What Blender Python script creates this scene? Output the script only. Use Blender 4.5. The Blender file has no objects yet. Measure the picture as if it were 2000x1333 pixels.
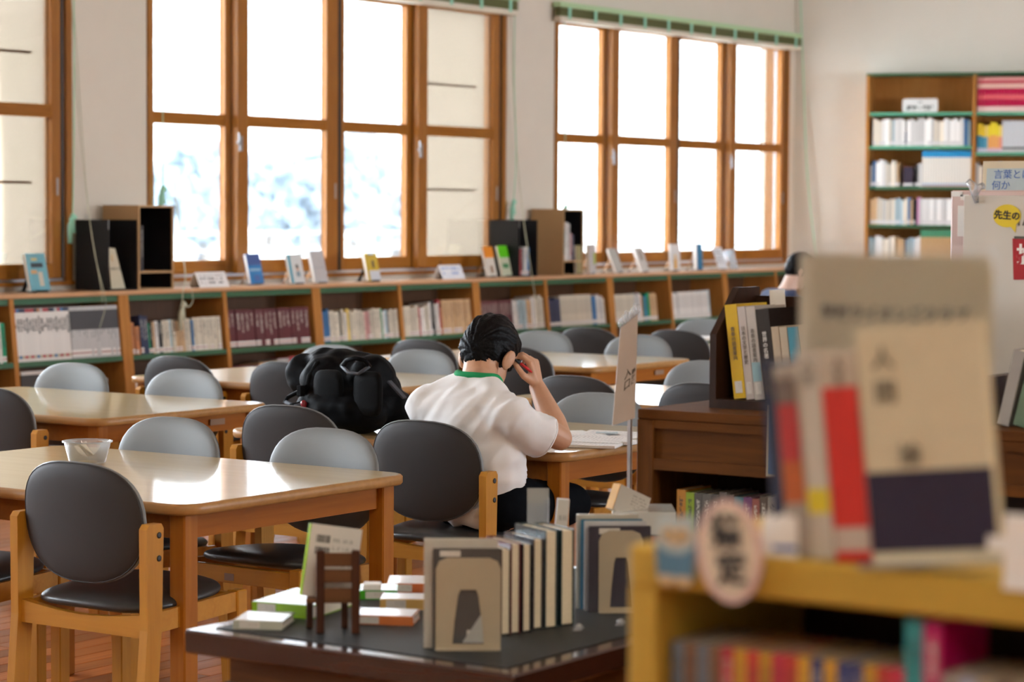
import bpy, bmesh, math, random
from mathutils import Vector, Matrix, Euler, noise
R = random.Random(7)
SC = bpy.context.scene
COL = SC.collection
PI = math.pi

# ------------------------------------------------------------------ camera
FPX = 4722.0                      # focal length in pixels of the 2000 x 1333 photograph (85 mm)
YAW = math.radians(34.5)
CAM_H = 1.43
ROLL = math.atan(0.006)
PITCH = math.atan((666.5 - 411.0) / FPX)
_f0 = Vector((math.cos(YAW), math.sin(YAW), 0)); _r0 = Vector((math.sin(YAW), -math.cos(YAW), 0)); _u0 = Vector((0, 0, 1))
CF = _f0 * math.cos(PITCH) - _u0 * math.sin(PITCH)
_u = _u0 * math.cos(PITCH) + _f0 * math.sin(PITCH)
CR = _r0 * math.cos(ROLL) + _u * math.sin(ROLL)
CU = _u * math.cos(ROLL) - _r0 * math.sin(ROLL)
CAM = Vector((0, 0, CAM_H))
cd = bpy.data.cameras.new('camera'); cam = bpy.data.objects.new('camera', cd); COL.objects.link(cam)
m = Matrix((CR, CU, -CF)).transposed().to_4x4(); m.translation = CAM
cam.matrix_world = m
cd.lens = 85.0; cd.sensor_width = 36.0; cd.clip_start = 0.05; cd.clip_end = 400
cd.dof.use_dof = True; cd.dof.focus_distance = 6.7; cd.dof.aperture_fstop = 4.6
SC.camera = cam

# a pixel of the photograph gives a direction; its distance comes from the plane it lies on
def ray(x, y): return CF + CR * ((x - 1000) / FPX) - CU * ((y - 666.5) / FPX)
def onz(x, y, z): d = ray(x, y); return CAM + d * ((z - CAM_H) / d.z)
def onY(x, y, Y): d = ray(x, y); return CAM + d * (Y / d.y)
def onX(x, y, X): d = ray(x, y); return CAM + d * (X / d.x)
def onpl(x, y, p0, n): d = ray(x, y); return CAM + d * ((Vector(p0) - CAM).dot(n) / d.dot(n))

# ------------------------------------------------------------------ world and light
w = bpy.data.worlds.new('sky'); SC.world = w; w.use_nodes = True
bg = w.node_tree.nodes['Background']; bg.inputs[0].default_value = (0.82, 0.91, 1.0, 1); bg.inputs[1].default_value = 11.0
SC.view_settings.view_transform = 'Standard'; SC.view_settings.look = 'None'
SC.view_settings.gamma = 1.0; SC.view_settings.use_curve_mapping = False
SC.view_settings.exposure = 1.4
def area(name, loc, size, sy, aim, power, col, portal=False):
    l = bpy.data.lights.new(name, 'AREA'); l.shape = 'RECTANGLE'; l.size = size; l.size_y = sy; l.energy = power; l.color = col
    o = bpy.data.objects.new(name, l); COL.objects.link(o); o.location = loc
    o.rotation_euler = Vector(aim).to_track_quat('-Z', 'Y').to_euler()
    if portal: l.cycles.is_portal = True
    return o
# sampling portals in the window openings (they add no light of their own)
for cx_ in (-0.60, 3.81, 8.22, 12.63, 17.02): area('window_portal', (cx_, 10.3, 1.98), 3.75, 1.95, (0, -1, 0), 1, (1, 1, 1), True)
for cx_ in (11.0, 16.0): area('window_portal', (cx_, -5.25, 1.9), 3.6, 1.9, (0, 1, 0), 1, (1, 1, 1), True)

# ------------------------------------------------------------------ materials
MATS = {}
def nm(name):
    mt = bpy.data.materials.new(name); mt.use_nodes = True
    nt = mt.node_tree; b = nt.nodes['Principled BSDF']; MATS[name] = mt
    return mt, nt, b
def N(nt, t, **kw):
    n = nt.nodes.new(t)
    for k, v in kw.items(): setattr(n, k, v)
    return n
def flat(name, col, rough=0.6, metal=0.0, spec=0.5, coat=0.0, vary=0.06, scale=60.0, bump=0.0):
    mt, nt, b = nm(name)
    tc = N(nt, 'ShaderNodeTexCoord'); ns = N(nt, 'ShaderNodeTexNoise'); ns.inputs['Scale'].default_value = scale; ns.inputs['Detail'].default_value = 3
    nt.links.new(tc.outputs['Object'], ns.inputs['Vector'])
    mx = N(nt, 'ShaderNodeMix', data_type='RGBA'); mx.inputs[6].default_value = [c * (1 - vary) for c in col] + [1]; mx.inputs[7].default_value = [min(1, c * (1 + vary)) for c in col] + [1]
    nt.links.new(ns.outputs['Fac'], mx.inputs[0]); nt.links.new(mx.outputs[2], b.inputs['Base Color'])
    b.inputs['Roughness'].default_value = rough; b.inputs['Metallic'].default_value = metal
    b.inputs['Specular IOR Level'].default_value = spec; b.inputs['Coat Weight'].default_value = coat; b.inputs['Coat Roughness'].default_value = 0.08
    if bump:
        bp = N(nt, 'ShaderNodeBump'); bp.inputs['Strength'].default_value = bump; bp.inputs['Distance'].default_value = 0.002
        nt.links.new(ns.outputs['Fac'], bp.inputs['Height']); nt.links.new(bp.outputs['Normal'], b.inputs['Normal'])
    return mt
def wood(name, c1, c2, rough=0.45, axis=0, scale=9.0, coat=0.0, stretch=0.08, spec=0.5, bump=0.05, rand=0.0, coatr=0.1):
    mt, nt, b = nm(name)
    tc = N(nt, 'ShaderNodeTexCoord'); mp = N(nt, 'ShaderNodeMapping')
    s = [1.0, 1.0, 1.0]; s[axis] = stretch; mp.inputs['Scale'].default_value = s
    nt.links.new(tc.outputs['Object'], mp.inputs['Vector'])
    ns = N(nt, 'ShaderNodeTexNoise'); ns.inputs['Scale'].default_value = scale * 6; ns.inputs['Detail'].default_value = 6; ns.inputs['Distortion'].default_value = 0.6
    nt.links.new(mp.outputs['Vector'], ns.inputs['Vector'])
    rp = N(nt, 'ShaderNodeValToRGB'); rp.color_ramp.elements[0].position = 0.3; rp.color_ramp.elements[1].position = 0.7
    rp.color_ramp.elements[0].color = (*c1, 1); rp.color_ramp.elements[1].color = (*c2, 1)
    nt.links.new(ns.outputs['Fac'], rp.inputs['Fac'])
    out = rp.outputs['Color']
    if rand:
        oi = N(nt, 'ShaderNodeObjectInfo'); mr = N(nt, 'ShaderNodeMapRange'); mr.inputs['To Min'].default_value = 1 - rand; mr.inputs['To Max'].default_value = 1 + rand
        nt.links.new(oi.outputs['Random'], mr.inputs['Value'])
        hs = N(nt, 'ShaderNodeHueSaturation'); nt.links.new(mr.outputs[0], hs.inputs['Value']); nt.links.new(out, hs.inputs['Color']); out = hs.outputs['Color']
    nt.links.new(out, b.inputs['Base Color'])
    b.inputs['Roughness'].default_value = rough; b.inputs['Coat Weight'].default_value = coat; b.inputs['Coat Roughness'].default_value = coatr
    b.inputs['Specular IOR Level'].default_value = spec
    if bump:
        bp = N(nt, 'ShaderNodeBump'); bp.inputs['Strength'].default_value = bump; bp.inputs['Distance'].default_value = 0.003
        nt.links.new(ns.outputs['Fac'], bp.inputs['Height']); nt.links.new(bp.outputs['Normal'], b.inputs['Normal'])
    return mt
def glass(name, tint=(1, 1, 1), alpha=0.12, rough=0.02):
    mt, nt, b = nm(name)
    tr = N(nt, 'ShaderNodeBsdfTransparent'); tr.inputs[0].default_value = (*tint, 1)
    gl = N(nt, 'ShaderNodeBsdfGlossy'); gl.inputs['Roughness'].default_value = rough
    fr = N(nt, 'ShaderNodeFresnel'); fr.inputs[0].default_value = 1.45
    ad = N(nt, 'ShaderNodeMath', operation='MULTIPLY_ADD'); ad.inputs[1].default_value = 0.9; ad.inputs[2].default_value = alpha * 0.15
    nt.links.new(fr.outputs[0], ad.inputs[0])
    mx = N(nt, 'ShaderNodeMixShader'); nt.links.new(ad.outputs[0], mx.inputs[0]); nt.links.new(tr.outputs[0], mx.inputs[1]); nt.links.new(gl.outputs[0], mx.inputs[2])
    out = nt.nodes['Material Output']
    if alpha > 0:
        df = N(nt, 'ShaderNodeBsdfPrincipled'); df.inputs['Base Color'].default_value = (0.85, 0.87, 0.88, 1); df.inputs['Roughness'].default_value = 0.25
        m2 = N(nt, 'ShaderNodeMixShader'); m2.inputs[0].default_value = alpha
        nt.links.new(mx.outputs[0], m2.inputs[1]); nt.links.new(df.outputs[0], m2.inputs[2]); nt.links.new(m2.outputs[0], out.inputs[0])
    else:
        nt.links.new(mx.outputs[0], out.inputs[0])
    return mt
def book_mat(name, rough=0.35, attr=False, print_amt=0.75, label=True, textlike=(0.03, 0.03, 0.035)):
    """cover cloth or paper: colour of the object, a printed title column and a call-number sticker on the spine"""
    mt, nt, b = nm(name)
    tc = N(nt, 'ShaderNodeTexCoord'); sp = N(nt, 'ShaderNodeSeparateXYZ'); nt.links.new(tc.outputs['Generated'], sp.inputs[0])
    oi = N(nt, 'ShaderNodeObjectInfo')
    if attr:
        ca = N(nt, 'ShaderNodeVertexColor', layer_name='Col'); base = ca.outputs['Color']
    else:
        base = oi.outputs['Color']
    def M(op, a, bb=None, c=None):
        n = N(nt, 'ShaderNodeMath', operation=op)
        for i, v in enumerate((a, bb, c)):
            if v is None: continue
            if isinstance(v, (int, float)): n.inputs[i].default_value = v
            else: nt.links.new(v, n.inputs[i])
        return n.outputs[0]
    out = base
    if not attr:
        ge = N(nt, 'ShaderNodeNewGeometry')
        def box(v, lo, hi): return M('MULTIPLY', M('GREATER_THAN', v, lo), M('LESS_THAN', v, hi))
        ns = N(nt, 'ShaderNodeTexNoise', noise_dimensions='4D'); mp = N(nt, 'ShaderNodeMapping'); mp.inputs['Scale'].default_value = (7, 0.0, 26)
        nt.links.new(tc.outputs['Generated'], mp.inputs['Vector']); nt.links.new(mp.outputs[0], ns.inputs['Vector'])
        ns.inputs['Scale'].default_value = 1.0; nt.links.new(M('MULTIPLY', oi.outputs['Random'], 50.0), ns.inputs['W'])
        spine = M('LESS_THAN', sp.outputs['Y'], 0.03)
        zmin = M('MULTIPLY_ADD', oi.outputs['Random'], 0.3, 0.3)
        col = M('MULTIPLY', box(sp.outputs['X'], 0.28, 0.72), M('MULTIPLY', M('GREATER_THAN', sp.outputs['Z'], zmin), M('LESS_THAN', sp.outputs['Z'], 0.9)))
        txt = M('MULTIPLY', M('MULTIPLY', col, M('GREATER_THAN', ns.outputs['Fac'], 0.5)), M('MULTIPLY', spine, print_amt))
        # print dark on pale covers and pale on dark ones
        lum = N(nt, 'ShaderNodeRGBToBW'); nt.links.new(base, lum.inputs[0])
        tcx = N(nt, 'ShaderNodeMix', data_type='RGBA'); tcx.inputs[6].default_value = (0.55, 0.53, 0.47, 1); tcx.inputs[7].default_value = (*textlike, 1)
        nt.links.new(M('GREATER_THAN', lum.outputs[0], 0.12), tcx.inputs[0])
        m1 = N(nt, 'ShaderNodeMix', data_type='RGBA'); nt.links.new(txt, m1.inputs[0]); nt.links.new(base, m1.inputs[6]); nt.links.new(tcx.outputs[2], m1.inputs[7])
        out = m1.outputs[2]
        if label:
            lb = M('MULTIPLY', M('MULTIPLY', spine, box(sp.outputs['Z'], 0.04, 0.17)), M('GREATER_THAN', oi.outputs['Random'], 0.25))
            lt = M('MULTIPLY', lb, box(sp.outputs['Z'], 0.09, 0.115))
            m2 = N(nt, 'ShaderNodeMix', data_type='RGBA'); nt.links.new(lb, m2.inputs[0]); nt.links.new(out, m2.inputs[6]); m2.inputs[7].default_value = (0.75, 0.72, 0.68, 1)
            m3 = N(nt, 'ShaderNodeMix', data_type='RGBA'); nt.links.new(lt, m3.inputs[0]); nt.links.new(m2.outputs[2], m3.inputs[6]); m3.inputs[7].default_value = (0.35, 0.08, 0.07, 1)
            out = m3.outputs[2]
    nt.links.new(out, b.inputs['Base Color']); b.inputs['Roughness'].default_value = rough
    return mt
def objcol(name, rough=0.5, coat=0.0):
    mt, nt, b = nm(name); oi = N(nt, 'ShaderNodeObjectInfo')
    tc = N(nt, 'ShaderNodeTexCoord'); ns = N(nt, 'ShaderNodeTexNoise'); ns.inputs['Scale'].default_value = 40; nt.links.new(tc.outputs['Object'], ns.inputs['Vector'])
    mr = N(nt, 'ShaderNodeMapRange'); mr.inputs['To Min'].default_value = 0.93; mr.inputs['To Max'].default_value = 1.05; nt.links.new(ns.outputs['Fac'], mr.inputs['Value'])
    hs = N(nt, 'ShaderNodeHueSaturation'); nt.links.new(oi.outputs['Color'], hs.inputs['Color']); nt.links.new(mr.outputs[0], hs.inputs['Value'])
    nt.links.new(hs.outputs[0], b.inputs['Base Color']); b.inputs['Roughness'].default_value = rough; b.inputs['Coat Weight'].default_value = coat
    return mt
def printed(name, base, ink, lines=14.0, rough=0.5, area_=(0.12, 0.88, 0.15, 0.85), axis=('X', 'Z'), amt=0.8):
    """paper with rows of small print"""
    mt, nt, b = nm(name)
    tc = N(nt, 'ShaderNodeTexCoord'); sp = N(nt, 'ShaderNodeSeparateXYZ'); nt.links.new(tc.outputs['Generated'], sp.inputs[0])
    mp = N(nt, 'ShaderNodeMapping'); sc = {'X': 0, 'Y': 1, 'Z': 2}; v = [0.0, 0.0, 0.0]; v[sc[axis[0]]] = lines * 2.2; v[sc[axis[1]]] = lines
    mp.inputs['Scale'].default_value = v; nt.links.new(tc.outputs['Generated'], mp.inputs['Vector'])
    ns = N(nt, 'ShaderNodeTexNoise'); ns.inputs['Scale'].default_value = 1.0; nt.links.new(mp.outputs[0], ns.inputs['Vector'])
    def M(op, a, bb=None):
        n = N(nt, 'ShaderNodeMath', operation=op)
        for i, vv in enumerate((a, bb)):
            if vv is None: continue
            if isinstance(vv, (int, float)): n.inputs[i].default_value = vv
            else: nt.links.new(vv, n.inputs[i])
        return n.outputs[0]
    wv = M('GREATER_THAN', M('SINE', M('MULTIPLY', sp.outputs[axis[1]], lines * 6.283)), 0.0)
    a = M('MULTIPLY', M('MULTIPLY', M('GREATER_THAN', sp.outputs[axis[0]], area_[0]), M('LESS_THAN', sp.outputs[axis[0]], area_[1])),
          M('MULTIPLY', M('GREATER_THAN', sp.outputs[axis[1]], area_[2]), M('LESS_THAN', sp.outputs[axis[1]], area_[3])))
    t = M('MULTIPLY', M('MULTIPLY', M('MULTIPLY', wv, a), M('GREATER_THAN', ns.outputs['Fac'], 0.48)), amt)
    mx = N(nt, 'ShaderNodeMix', data_type='RGBA'); nt.links.new(t, mx.inputs[0]); mx.inputs[6].default_value = (*base, 1); mx.inputs[7].default_value = (*ink, 1)
    nt.links.new(mx.outputs[2], b.inputs['Base Color']); b.inputs['Roughness'].default_value = rough
    return mt

flat('plaster', (0.66, 0.60, 0.51), 0.9, vary=0.03, scale=6, bump=0.03)
flat('plaster_end', (0.75, 0.705, 0.62), 0.9, vary=0.03, scale=4, bump=0.03)
flat('ceiling_white', (0.75, 0.72, 0.67), 0.9, vary=0.03, scale=4)
wood('frame_wood', (0.27, 0.095, 0.009), (0.34, 0.13, 0.015), 0.45, axis=2, coat=0.2, spec=0.25, coatr=0.3)
wood('rail_wood', (0.27, 0.095, 0.009), (0.34, 0.13, 0.015), 0.5, axis=0, coat=0.0, spec=0.2)
flat('aluminium', (0.60, 0.60, 0.63), 0.35, 0.5)
flat('gasket', (0.012, 0.011, 0.01), 0.7)
flat('steel', (0.42, 0.43, 0.45), 0.3, 0.9)
glass('pane_glass', alpha=0.0)
glass('clear_plastic', alpha=0.03)
glass('clear_film', tint=(0.97, 0.98, 1.0), alpha=0.22, rough=0.08)
glass('tub_plastic', alpha=0.20, rough=0.12)
wood('beech', (0.42, 0.175, 0.014), (0.49, 0.22, 0.022), 0.42, axis=2, scale=7, coat=0.06, spec=0.25)
wood('beech_rail', (0.42, 0.175, 0.014), (0.49, 0.22, 0.022), 0.42, axis=0, scale=7, coat=0.06, spec=0.25)
wood('table_leg_wood', (0.31, 0.098, 0.006), (0.37, 0.128, 0.010), 0.45, axis=2, scale=7, coat=0.0, spec=0.2)
wood('table_apron_wood', (0.28, 0.082, 0.005), (0.34, 0.108, 0.008), 0.5, axis=0, scale=7, coat=0.0, spec=0.15)
wood('table_edge_wood', (0.34, 0.165, 0.05), (0.41, 0.21, 0.065), 0.4, axis=1, scale=7, coat=0.05, spec=0.3)
wood('table_top_wood', (0.62, 0.43, 0.17), (0.70, 0.50, 0.22), 0.28, axis=1, scale=5, stretch=0.04, coat=0.85, coatr=0.075, bump=0.015)
flat('vinyl_grey', (0.185, 0.195, 0.20), 0.42, spec=0.4, vary=0.04, scale=400, bump=0.02)
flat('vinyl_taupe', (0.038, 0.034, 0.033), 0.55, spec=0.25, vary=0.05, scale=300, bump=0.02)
flat('vinyl_dark', (0.035, 0.034, 0.034), 0.34, spec=0.4, vary=0.05, scale=300, bump=0.02)
flat('vinyl_black', (0.008, 0.008, 0.010), 0.24, vary=0.05, scale=300, bump=0.02)
flat('plug_black', (0.01, 0.009, 0.008), 0.5)
wood('plank', (0.30, 0.085, 0.018), (0.44, 0.15, 0.036), 0.34, axis=0, scale=8, stretch=0.05, coat=0.15, rand=0.38, bump=0.03, spec=0.3)
flat('subfloor', (0.05, 0.02, 0.008), 0.6)
wood('case_wood', (0.40, 0.165, 0.035), (0.48, 0.21, 0.05), 0.5, axis=2, coat=0.0, spec=0.2)
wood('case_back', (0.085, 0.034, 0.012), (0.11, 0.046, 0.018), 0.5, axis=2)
wood('worktop_wood', (0.56, 0.30, 0.15), (0.63, 0.36, 0.19), 0.3, axis=0, coat=0.5)
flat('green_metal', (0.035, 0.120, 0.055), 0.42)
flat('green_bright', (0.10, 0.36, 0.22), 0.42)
flat('tape_green', (0.30, 0.62, 0.45), 0.6)
flat('rail_green', (0.42, 0.60, 0.34), 0.5)
flat('slat_green', (0.16, 0.17, 0.06), 0.6)
flat('slat_pale', (0.68, 0.62, 0.50), 0.6)
flat('cord_green', (0.42, 0.66, 0.45), 0.7)
flat('cord_pale', (0.50, 0.50, 0.36), 0.7)
flat('paper', (0.80, 0.79, 0.76), 0.7, vary=0.02)
flat('pages', (0.66, 0.58, 0.43), 0.75, vary=0.10, scale=200)
flat('pages_white', (0.78, 0.75, 0.70), 0.75, vary=0.05, scale=200)
book_mat('book_cover')
book_mat('book_plain', label=False, print_amt=0.0)
book_mat('book_attr', attr=True)
objcol('tinted', 0.45)
objcol('tinted_gloss', 0.2, 0.3)
flat('black_card', (0.008, 0.008, 0.010), 0.6, spec=0.2)
wood('mdf', (0.42, 0.255, 0.115), (0.46, 0.285, 0.13), 0.6, axis=0, scale=30, bump=0.0)
wood('dark_wood', (0.075, 0.026, 0.006), (0.115, 0.041, 0.008), 0.55, axis=1, coat=0.0, spec=0.08)
wood('dark_wood_up', (0.075, 0.026, 0.006), (0.115, 0.041, 0.008), 0.55, axis=2, coat=0.0, spec=0.08)
wood('espresso_wood', (0.020, 0.008, 0.004), (0.032, 0.013, 0.006), 0.5, axis=2, coat=0.05, spec=0.2)
wood('pale_wood', (0.44, 0.275, 0.04), (0.50, 0.315, 0.05), 0.55, axis=1, coat=0.0, spec=0.2)
flat('table_lino', (0.018, 0.021, 0.021), 0.5, spec=0.25, vary=0.08, scale=120)
wood('dark_table_edge', (0.030, 0.009, 0.005), (0.048, 0.016, 0.008), 0.25, axis=1, coat=0.7, spec=0.3)
flat('bookend_beige', (0.34, 0.285, 0.205), 0.4, vary=0.03)
wood('mini_chair_wood', (0.040, 0.012, 0.006), (0.065, 0.022, 0.010), 0.5, axis=2, spec=0.2)
wood('mini_slat_wood', (0.10, 0.042, 0.017), (0.14, 0.06, 0.024), 0.5, axis=0, spec=0.2)
flat('faded_label', (0.26, 0.16, 0.10), 0.7)
flat('skin', (0.56, 0.305, 0.185), 0.5, vary=0.07, scale=35)
flat('skin_pale', (0.64, 0.42, 0.32), 0.5, vary=0.06, scale=35)
flat('ear_skin', (0.60, 0.27, 0.17), 0.5, vary=0.06, scale=35)
flat('hair_black', (0.0030, 0.0027, 0.0034), 0.5, spec=0.12, vary=0.3, scale=160, bump=0.7)
flat('shirt_white', (0.80, 0.79, 0.785), 0.85, vary=0.03, scale=25, bump=0.08)
flat('collar_green', (0.0, 0.28, 0.09), 0.8)
flat('shorts_navy', (0.004, 0.005, 0.007), 0.85, spec=0.05, vary=0.2, scale=40, bump=0.15)
flat('shirt_navy', (0.03, 0.045, 0.10), 0.85)
flat('bag_black', (0.0035, 0.0035, 0.0042), 0.6, spec=0.06, vary=0.25, scale=90, bump=0.2)
flat('bag_panel', (0.0045, 0.0045, 0.005), 0.75, spec=0.1, vary=0.2, scale=160, bump=0.3)
flat('strap_grey', (0.055, 0.06, 0.075), 0.6)
flat('charm_red', (0.22, 0.012, 0.02), 0.25, coat=0.5)
flat('gold', (0.6, 0.42, 0.12), 0.4, 0.6)
flat('red_plastic', (0.55, 0.01, 0.015), 0.3)
flat('ink', (0.02, 0.02, 0.022), 0.7, vary=0.0)
flat('ink_soft', (0.10, 0.085, 0.07), 0.7, vary=0.0)
flat('ink_blue', (0.06, 0.14, 0.42), 0.7, vary=0.0)
flat('ink_white', (0.85, 0.82, 0.78), 0.7, vary=0.0)
flat('placard_cream', (0.60, 0.52, 0.37), 0.6, vary=0.03, scale=10)
flat('poster_cream', (0.60, 0.565, 0.505), 0.6, vary=0.03, scale=10)
flat('bubble_yellow', (0.72, 0.55, 0.02), 0.6, vary=0.03)
flat('can_red', (0.40, 0.012, 0.02), 0.4)
flat('panel_pink', (0.62, 0.47, 0.44), 0.55, vary=0.03)
flat('sign_pinkish', (0.50, 0.42, 0.37), 0.6, vary=0.04, scale=15)
flat('sign_pink_edge', (0.66, 0.46, 0.42), 0.7)
flat('sign_oval', (0.66, 0.56, 0.43), 0.7)
flat('owl_blue', (0.09, 0.20, 0.30), 0.8)
flat('owl_pale', (0.42, 0.50, 0.52), 0.8)
flat('owl_tan', (0.62, 0.45, 0.25), 0.8)
flat('panel_blue', (0.035, 0.095, 0.20), 0.5)
flat('screen_cream', (0.86, 0.83, 0.76), 0.8)
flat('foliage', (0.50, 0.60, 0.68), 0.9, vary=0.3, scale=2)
flat('bark', (0.25, 0.22, 0.2), 0.9)
flat('yard_ground', (0.72, 0.71, 0.68), 0.95, vary=0.05, scale=1)
flat('fence_white', (0.70, 0.72, 0.75), 0.7)
flat('lamp_housing', (0.75, 0.75, 0.74), 0.5)
printed('tent_print', (0.78, 0.76, 0.75), (0.08, 0.08, 0.09), 4, area_=(0.1, 0.9, 0.2, 0.8), axis=('X', 'Z'))
printed('tent_print_blue', (0.76, 0.78, 0.84), (0.16, 0.30, 0.62), 3, area_=(0.08, 0.92, 0.15, 0.85), axis=('X', 'Z'))
printed('form_print', (0.72, 0.73, 0.75), (0.10, 0.12, 0.16), 7, area_=(0.06, 0.94, 0.25, 0.94), axis=('X', 'Z'))
printed('back_print', (0.56, 0.54, 0.50), (0.20, 0.19, 0.18), 9, area_=(0.45, 0.92, 0.35, 0.86), axis=('X', 'Z'), amt=0.5)
printed('note_print', (0.80, 0.79, 0.77), (0.30, 0.31, 0.35), 16, area_=(0.08, 0.92, 0.08, 0.92), axis=('X', 'Y'), amt=0.5)
# tubes of the added ceiling lights: the only interior surfaces that give off light
mt, nt, b = nm('tube_glow'); b.inputs['Emission Color'].default_value = (1.0, 0.90, 0.74, 1); b.inputs['Emission Strength'].default_value = 44.0
# translucent roller screen hung outside the last sash
mt, nt, b = nm('insect_screen')
tr = N(nt, 'ShaderNodeBsdfTransparent'); tl = N(nt, 'ShaderNodeBsdfTranslucent'); tl.inputs[0].default_value = (0.475, 0.425, 0.365, 1)
mx = N(nt, 'ShaderNodeMixShader'); mx.inputs[0].default_value = 1.0
nt.links.new(tr.outputs[0], mx.inputs[1]); nt.links.new(tl.outputs[0], mx.inputs[2]); nt.links.new(mx.outputs[0], nt.nodes['Material Output'].inputs[0])

# ------------------------------------------------------------------ building helpers
class MB:
    """collects shapes and links them as ONE mesh object"""
    def __init__(s): s.v = []; s.f = []; s.m = []; s.sm = []; s.cols = []; s.cur = None
    def add(s, vs, fs, mi=0, smooth=False):
        o = len(s.v); s.v += [tuple(v) for v in vs]; s.f += [tuple(i + o for i in f) for f in fs]
        s.m += [mi] * len(fs); s.sm += [smooth] * len(fs); s.cols += [s.cur] * len(fs); return s
    def box(s, lo, hi, mi=0, M=None):
        (a, b, c), (d, e, g) = lo, hi
        vs = [Vector(p) for p in ((a, b, c), (d, b, c), (d, e, c), (a, e, c), (a, b, g), (d, b, g), (d, e, g), (a, e, g))]
        if M is not None: vs = [M @ v for v in vs]
        return s.add(vs, [(0, 3, 2, 1), (4, 5, 6, 7), (0, 1, 5, 4), (1, 2, 6, 5), (2, 3, 7, 6), (3, 0, 4, 7)], mi)
    def rbox(s, lo, hi, r=0.004, mi=0, M=None, seg=1):
        bm = bmesh.new(); bmesh.ops.create_cube(bm, size=1.0)
        c = [(lo[i] + hi[i]) / 2 for i in range(3)]; d = [hi[i] - lo[i] for i in range(3)]
        for v in bm.verts: v.co = Vector((c[0] + v.co.x * d[0], c[1] + v.co.y * d[1], c[2] + v.co.z * d[2]))
        r = min(r, min(d) * 0.45)
        bmesh.ops.bevel(bm, geom=bm.edges[:], offset=r, segments=seg, affect='EDGES', profile=0.5)
        if M is not None: bm.transform(M)
        s.bm(bm, mi, seg > 1); return s
    def bm(s, bm, mi=0, smooth=False):
        bm.verts.index_update()
        s.add([v.co.copy() for v in bm.verts], [[v.index for v in f.verts] for f in bm.faces], mi, smooth); bm.free(); return s
    def beam(s, p, q, wx, wy, mi=0, up=(0, 0, 1), w2=None):
        """rectangular bar from p to q"""
        p, q = Vector(p), Vector(q); d = (q - p).normalized(); u = Vector(up)
        if abs(d.dot(u)) > 0.98: u = Vector((0, 1, 0))
        x = d.cross(u).normalized(); y = x.cross(d).normalized(); vs = []
        for t, c in ((0, p), (1, q)):
            k = 1 if (t == 0 or w2 is None) else w2
            for sx, sy in ((-1, -1), (1, -1), (1, 1), (-1, 1)): vs.append(c + x * sx * wx / 2 * k + y * sy * wy / 2 * k)
        return s.add(vs, [(0, 3, 2, 1), (4, 5, 6, 7), (0, 1, 5, 4), (1, 2, 6, 5), (2, 3, 7, 6), (3, 0, 4, 7)], mi)
    def tube(s, pts, r, n=6, mi=0, closed=False, cap=True):
        pts = [Vector(p) for p in pts]; L = len(pts); vs = []; fs = []; prev = None
        for i, p in enumerate(pts):
            if closed: d = pts[(i + 1) % L] - pts[i - 1]
            else: d = pts[min(i + 1, L - 1)] - pts[max(i - 1, 0)]
            d.normalize()
            a = prev if prev is not None else (Vector((0, 0, 1)) if abs(d.z) < 0.9 else Vector((1, 0, 0)))
            x = (a - d * a.dot(d)); x.normalize(); y = d.cross(x); prev = x
            rr = r[i] if isinstance(r, (list, tuple)) else r
            for k in range(n):
                t = 2 * PI * k / n; vs.append(p + (x * math.cos(t) + y * math.sin(t)) * rr)
        for i in range(L if closed else L - 1):
            j = (i + 1) % L
            for k in range(n): fs.append((i * n + k, i * n + (k + 1) % n, j * n + (k + 1) % n, j * n + k))
        if cap and not closed: fs.append(tuple(range(n - 1, -1, -1))); fs.append(tuple((L - 1) * n + k for k in range(n)))
        return s.add(vs, fs, mi, True)
    def lathe(s, prof, n=20, mi=0, M=None, sx=1.0, sy=1.0):
        vs = []; fs = []
        for r, z in prof:
            for k in range(n): t = 2 * PI * k / n; vs.append(Vector((r * math.cos(t) * sx, r * math.sin(t) * sy, z)))
        for i in range(len(prof) - 1):
            for k in range(n): fs.append((i * n + k, i * n + (k + 1) % n, (i + 1) * n + (k + 1) % n, (i + 1) * n + k))
        if prof[0][0] > 1e-5: fs.append(tuple(range(n - 1, -1, -1)))
        if prof[-1][0] > 1e-5: fs.append(tuple((len(prof) - 1) * n + k for k in range(n)))
        if M is not None: vs = [M @ v for v in vs]
        return s.add(vs, fs, mi, True)
    def prism(s, poly, z0, z1, mi=0, M=None, smooth=False):
        n = len(poly); vs = [Vector((p[0], p[1], z0)) for p in poly] + [Vector((p[0], p[1], z1)) for p in poly]
        fs = [tuple(range(n - 1, -1, -1)), tuple(range(n, 2 * n))] + [(i, (i + 1) % n, n + (i + 1) % n, n + i) for i in range(n)]
        if M is not None: vs = [M @ v for v in vs]
        return s.add(vs, fs, mi, smooth)
    def build(s, name, mats, parent=None, loc=None):
        me = bpy.data.meshes.new(name); me.from_pydata(s.v, [], s.f)
        if not isinstance(mats, (list, tuple)): mats = [mats]
        for mm in mats: me.materials.append(MATS[mm])
        me.polygons.foreach_set('material_index', s.m); me.polygons.foreach_set('use_smooth', s.sm)
        if any(c is not None for c in s.cols):
            ca = me.color_attributes.new('Col', 'FLOAT_COLOR', 'CORNER'); buf = []
            for p in me.polygons: buf += list(s.cols[p.index] or (1, 1, 1, 1)) * p.loop_total
            ca.data.foreach_set('color', buf)
        me.update()
        o = bpy.data.objects.new(name, me); COL.objects.link(o)
        if parent is not None: o.parent = parent
        if loc is not None: o.location = loc
        return o
def tag(o, label, cat, group=None, kind=None):
    if label: o['label'] = label
    if cat: o['category'] = cat
    if group: o['group'] = group
    if kind: o['kind'] = kind
    return o
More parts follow.
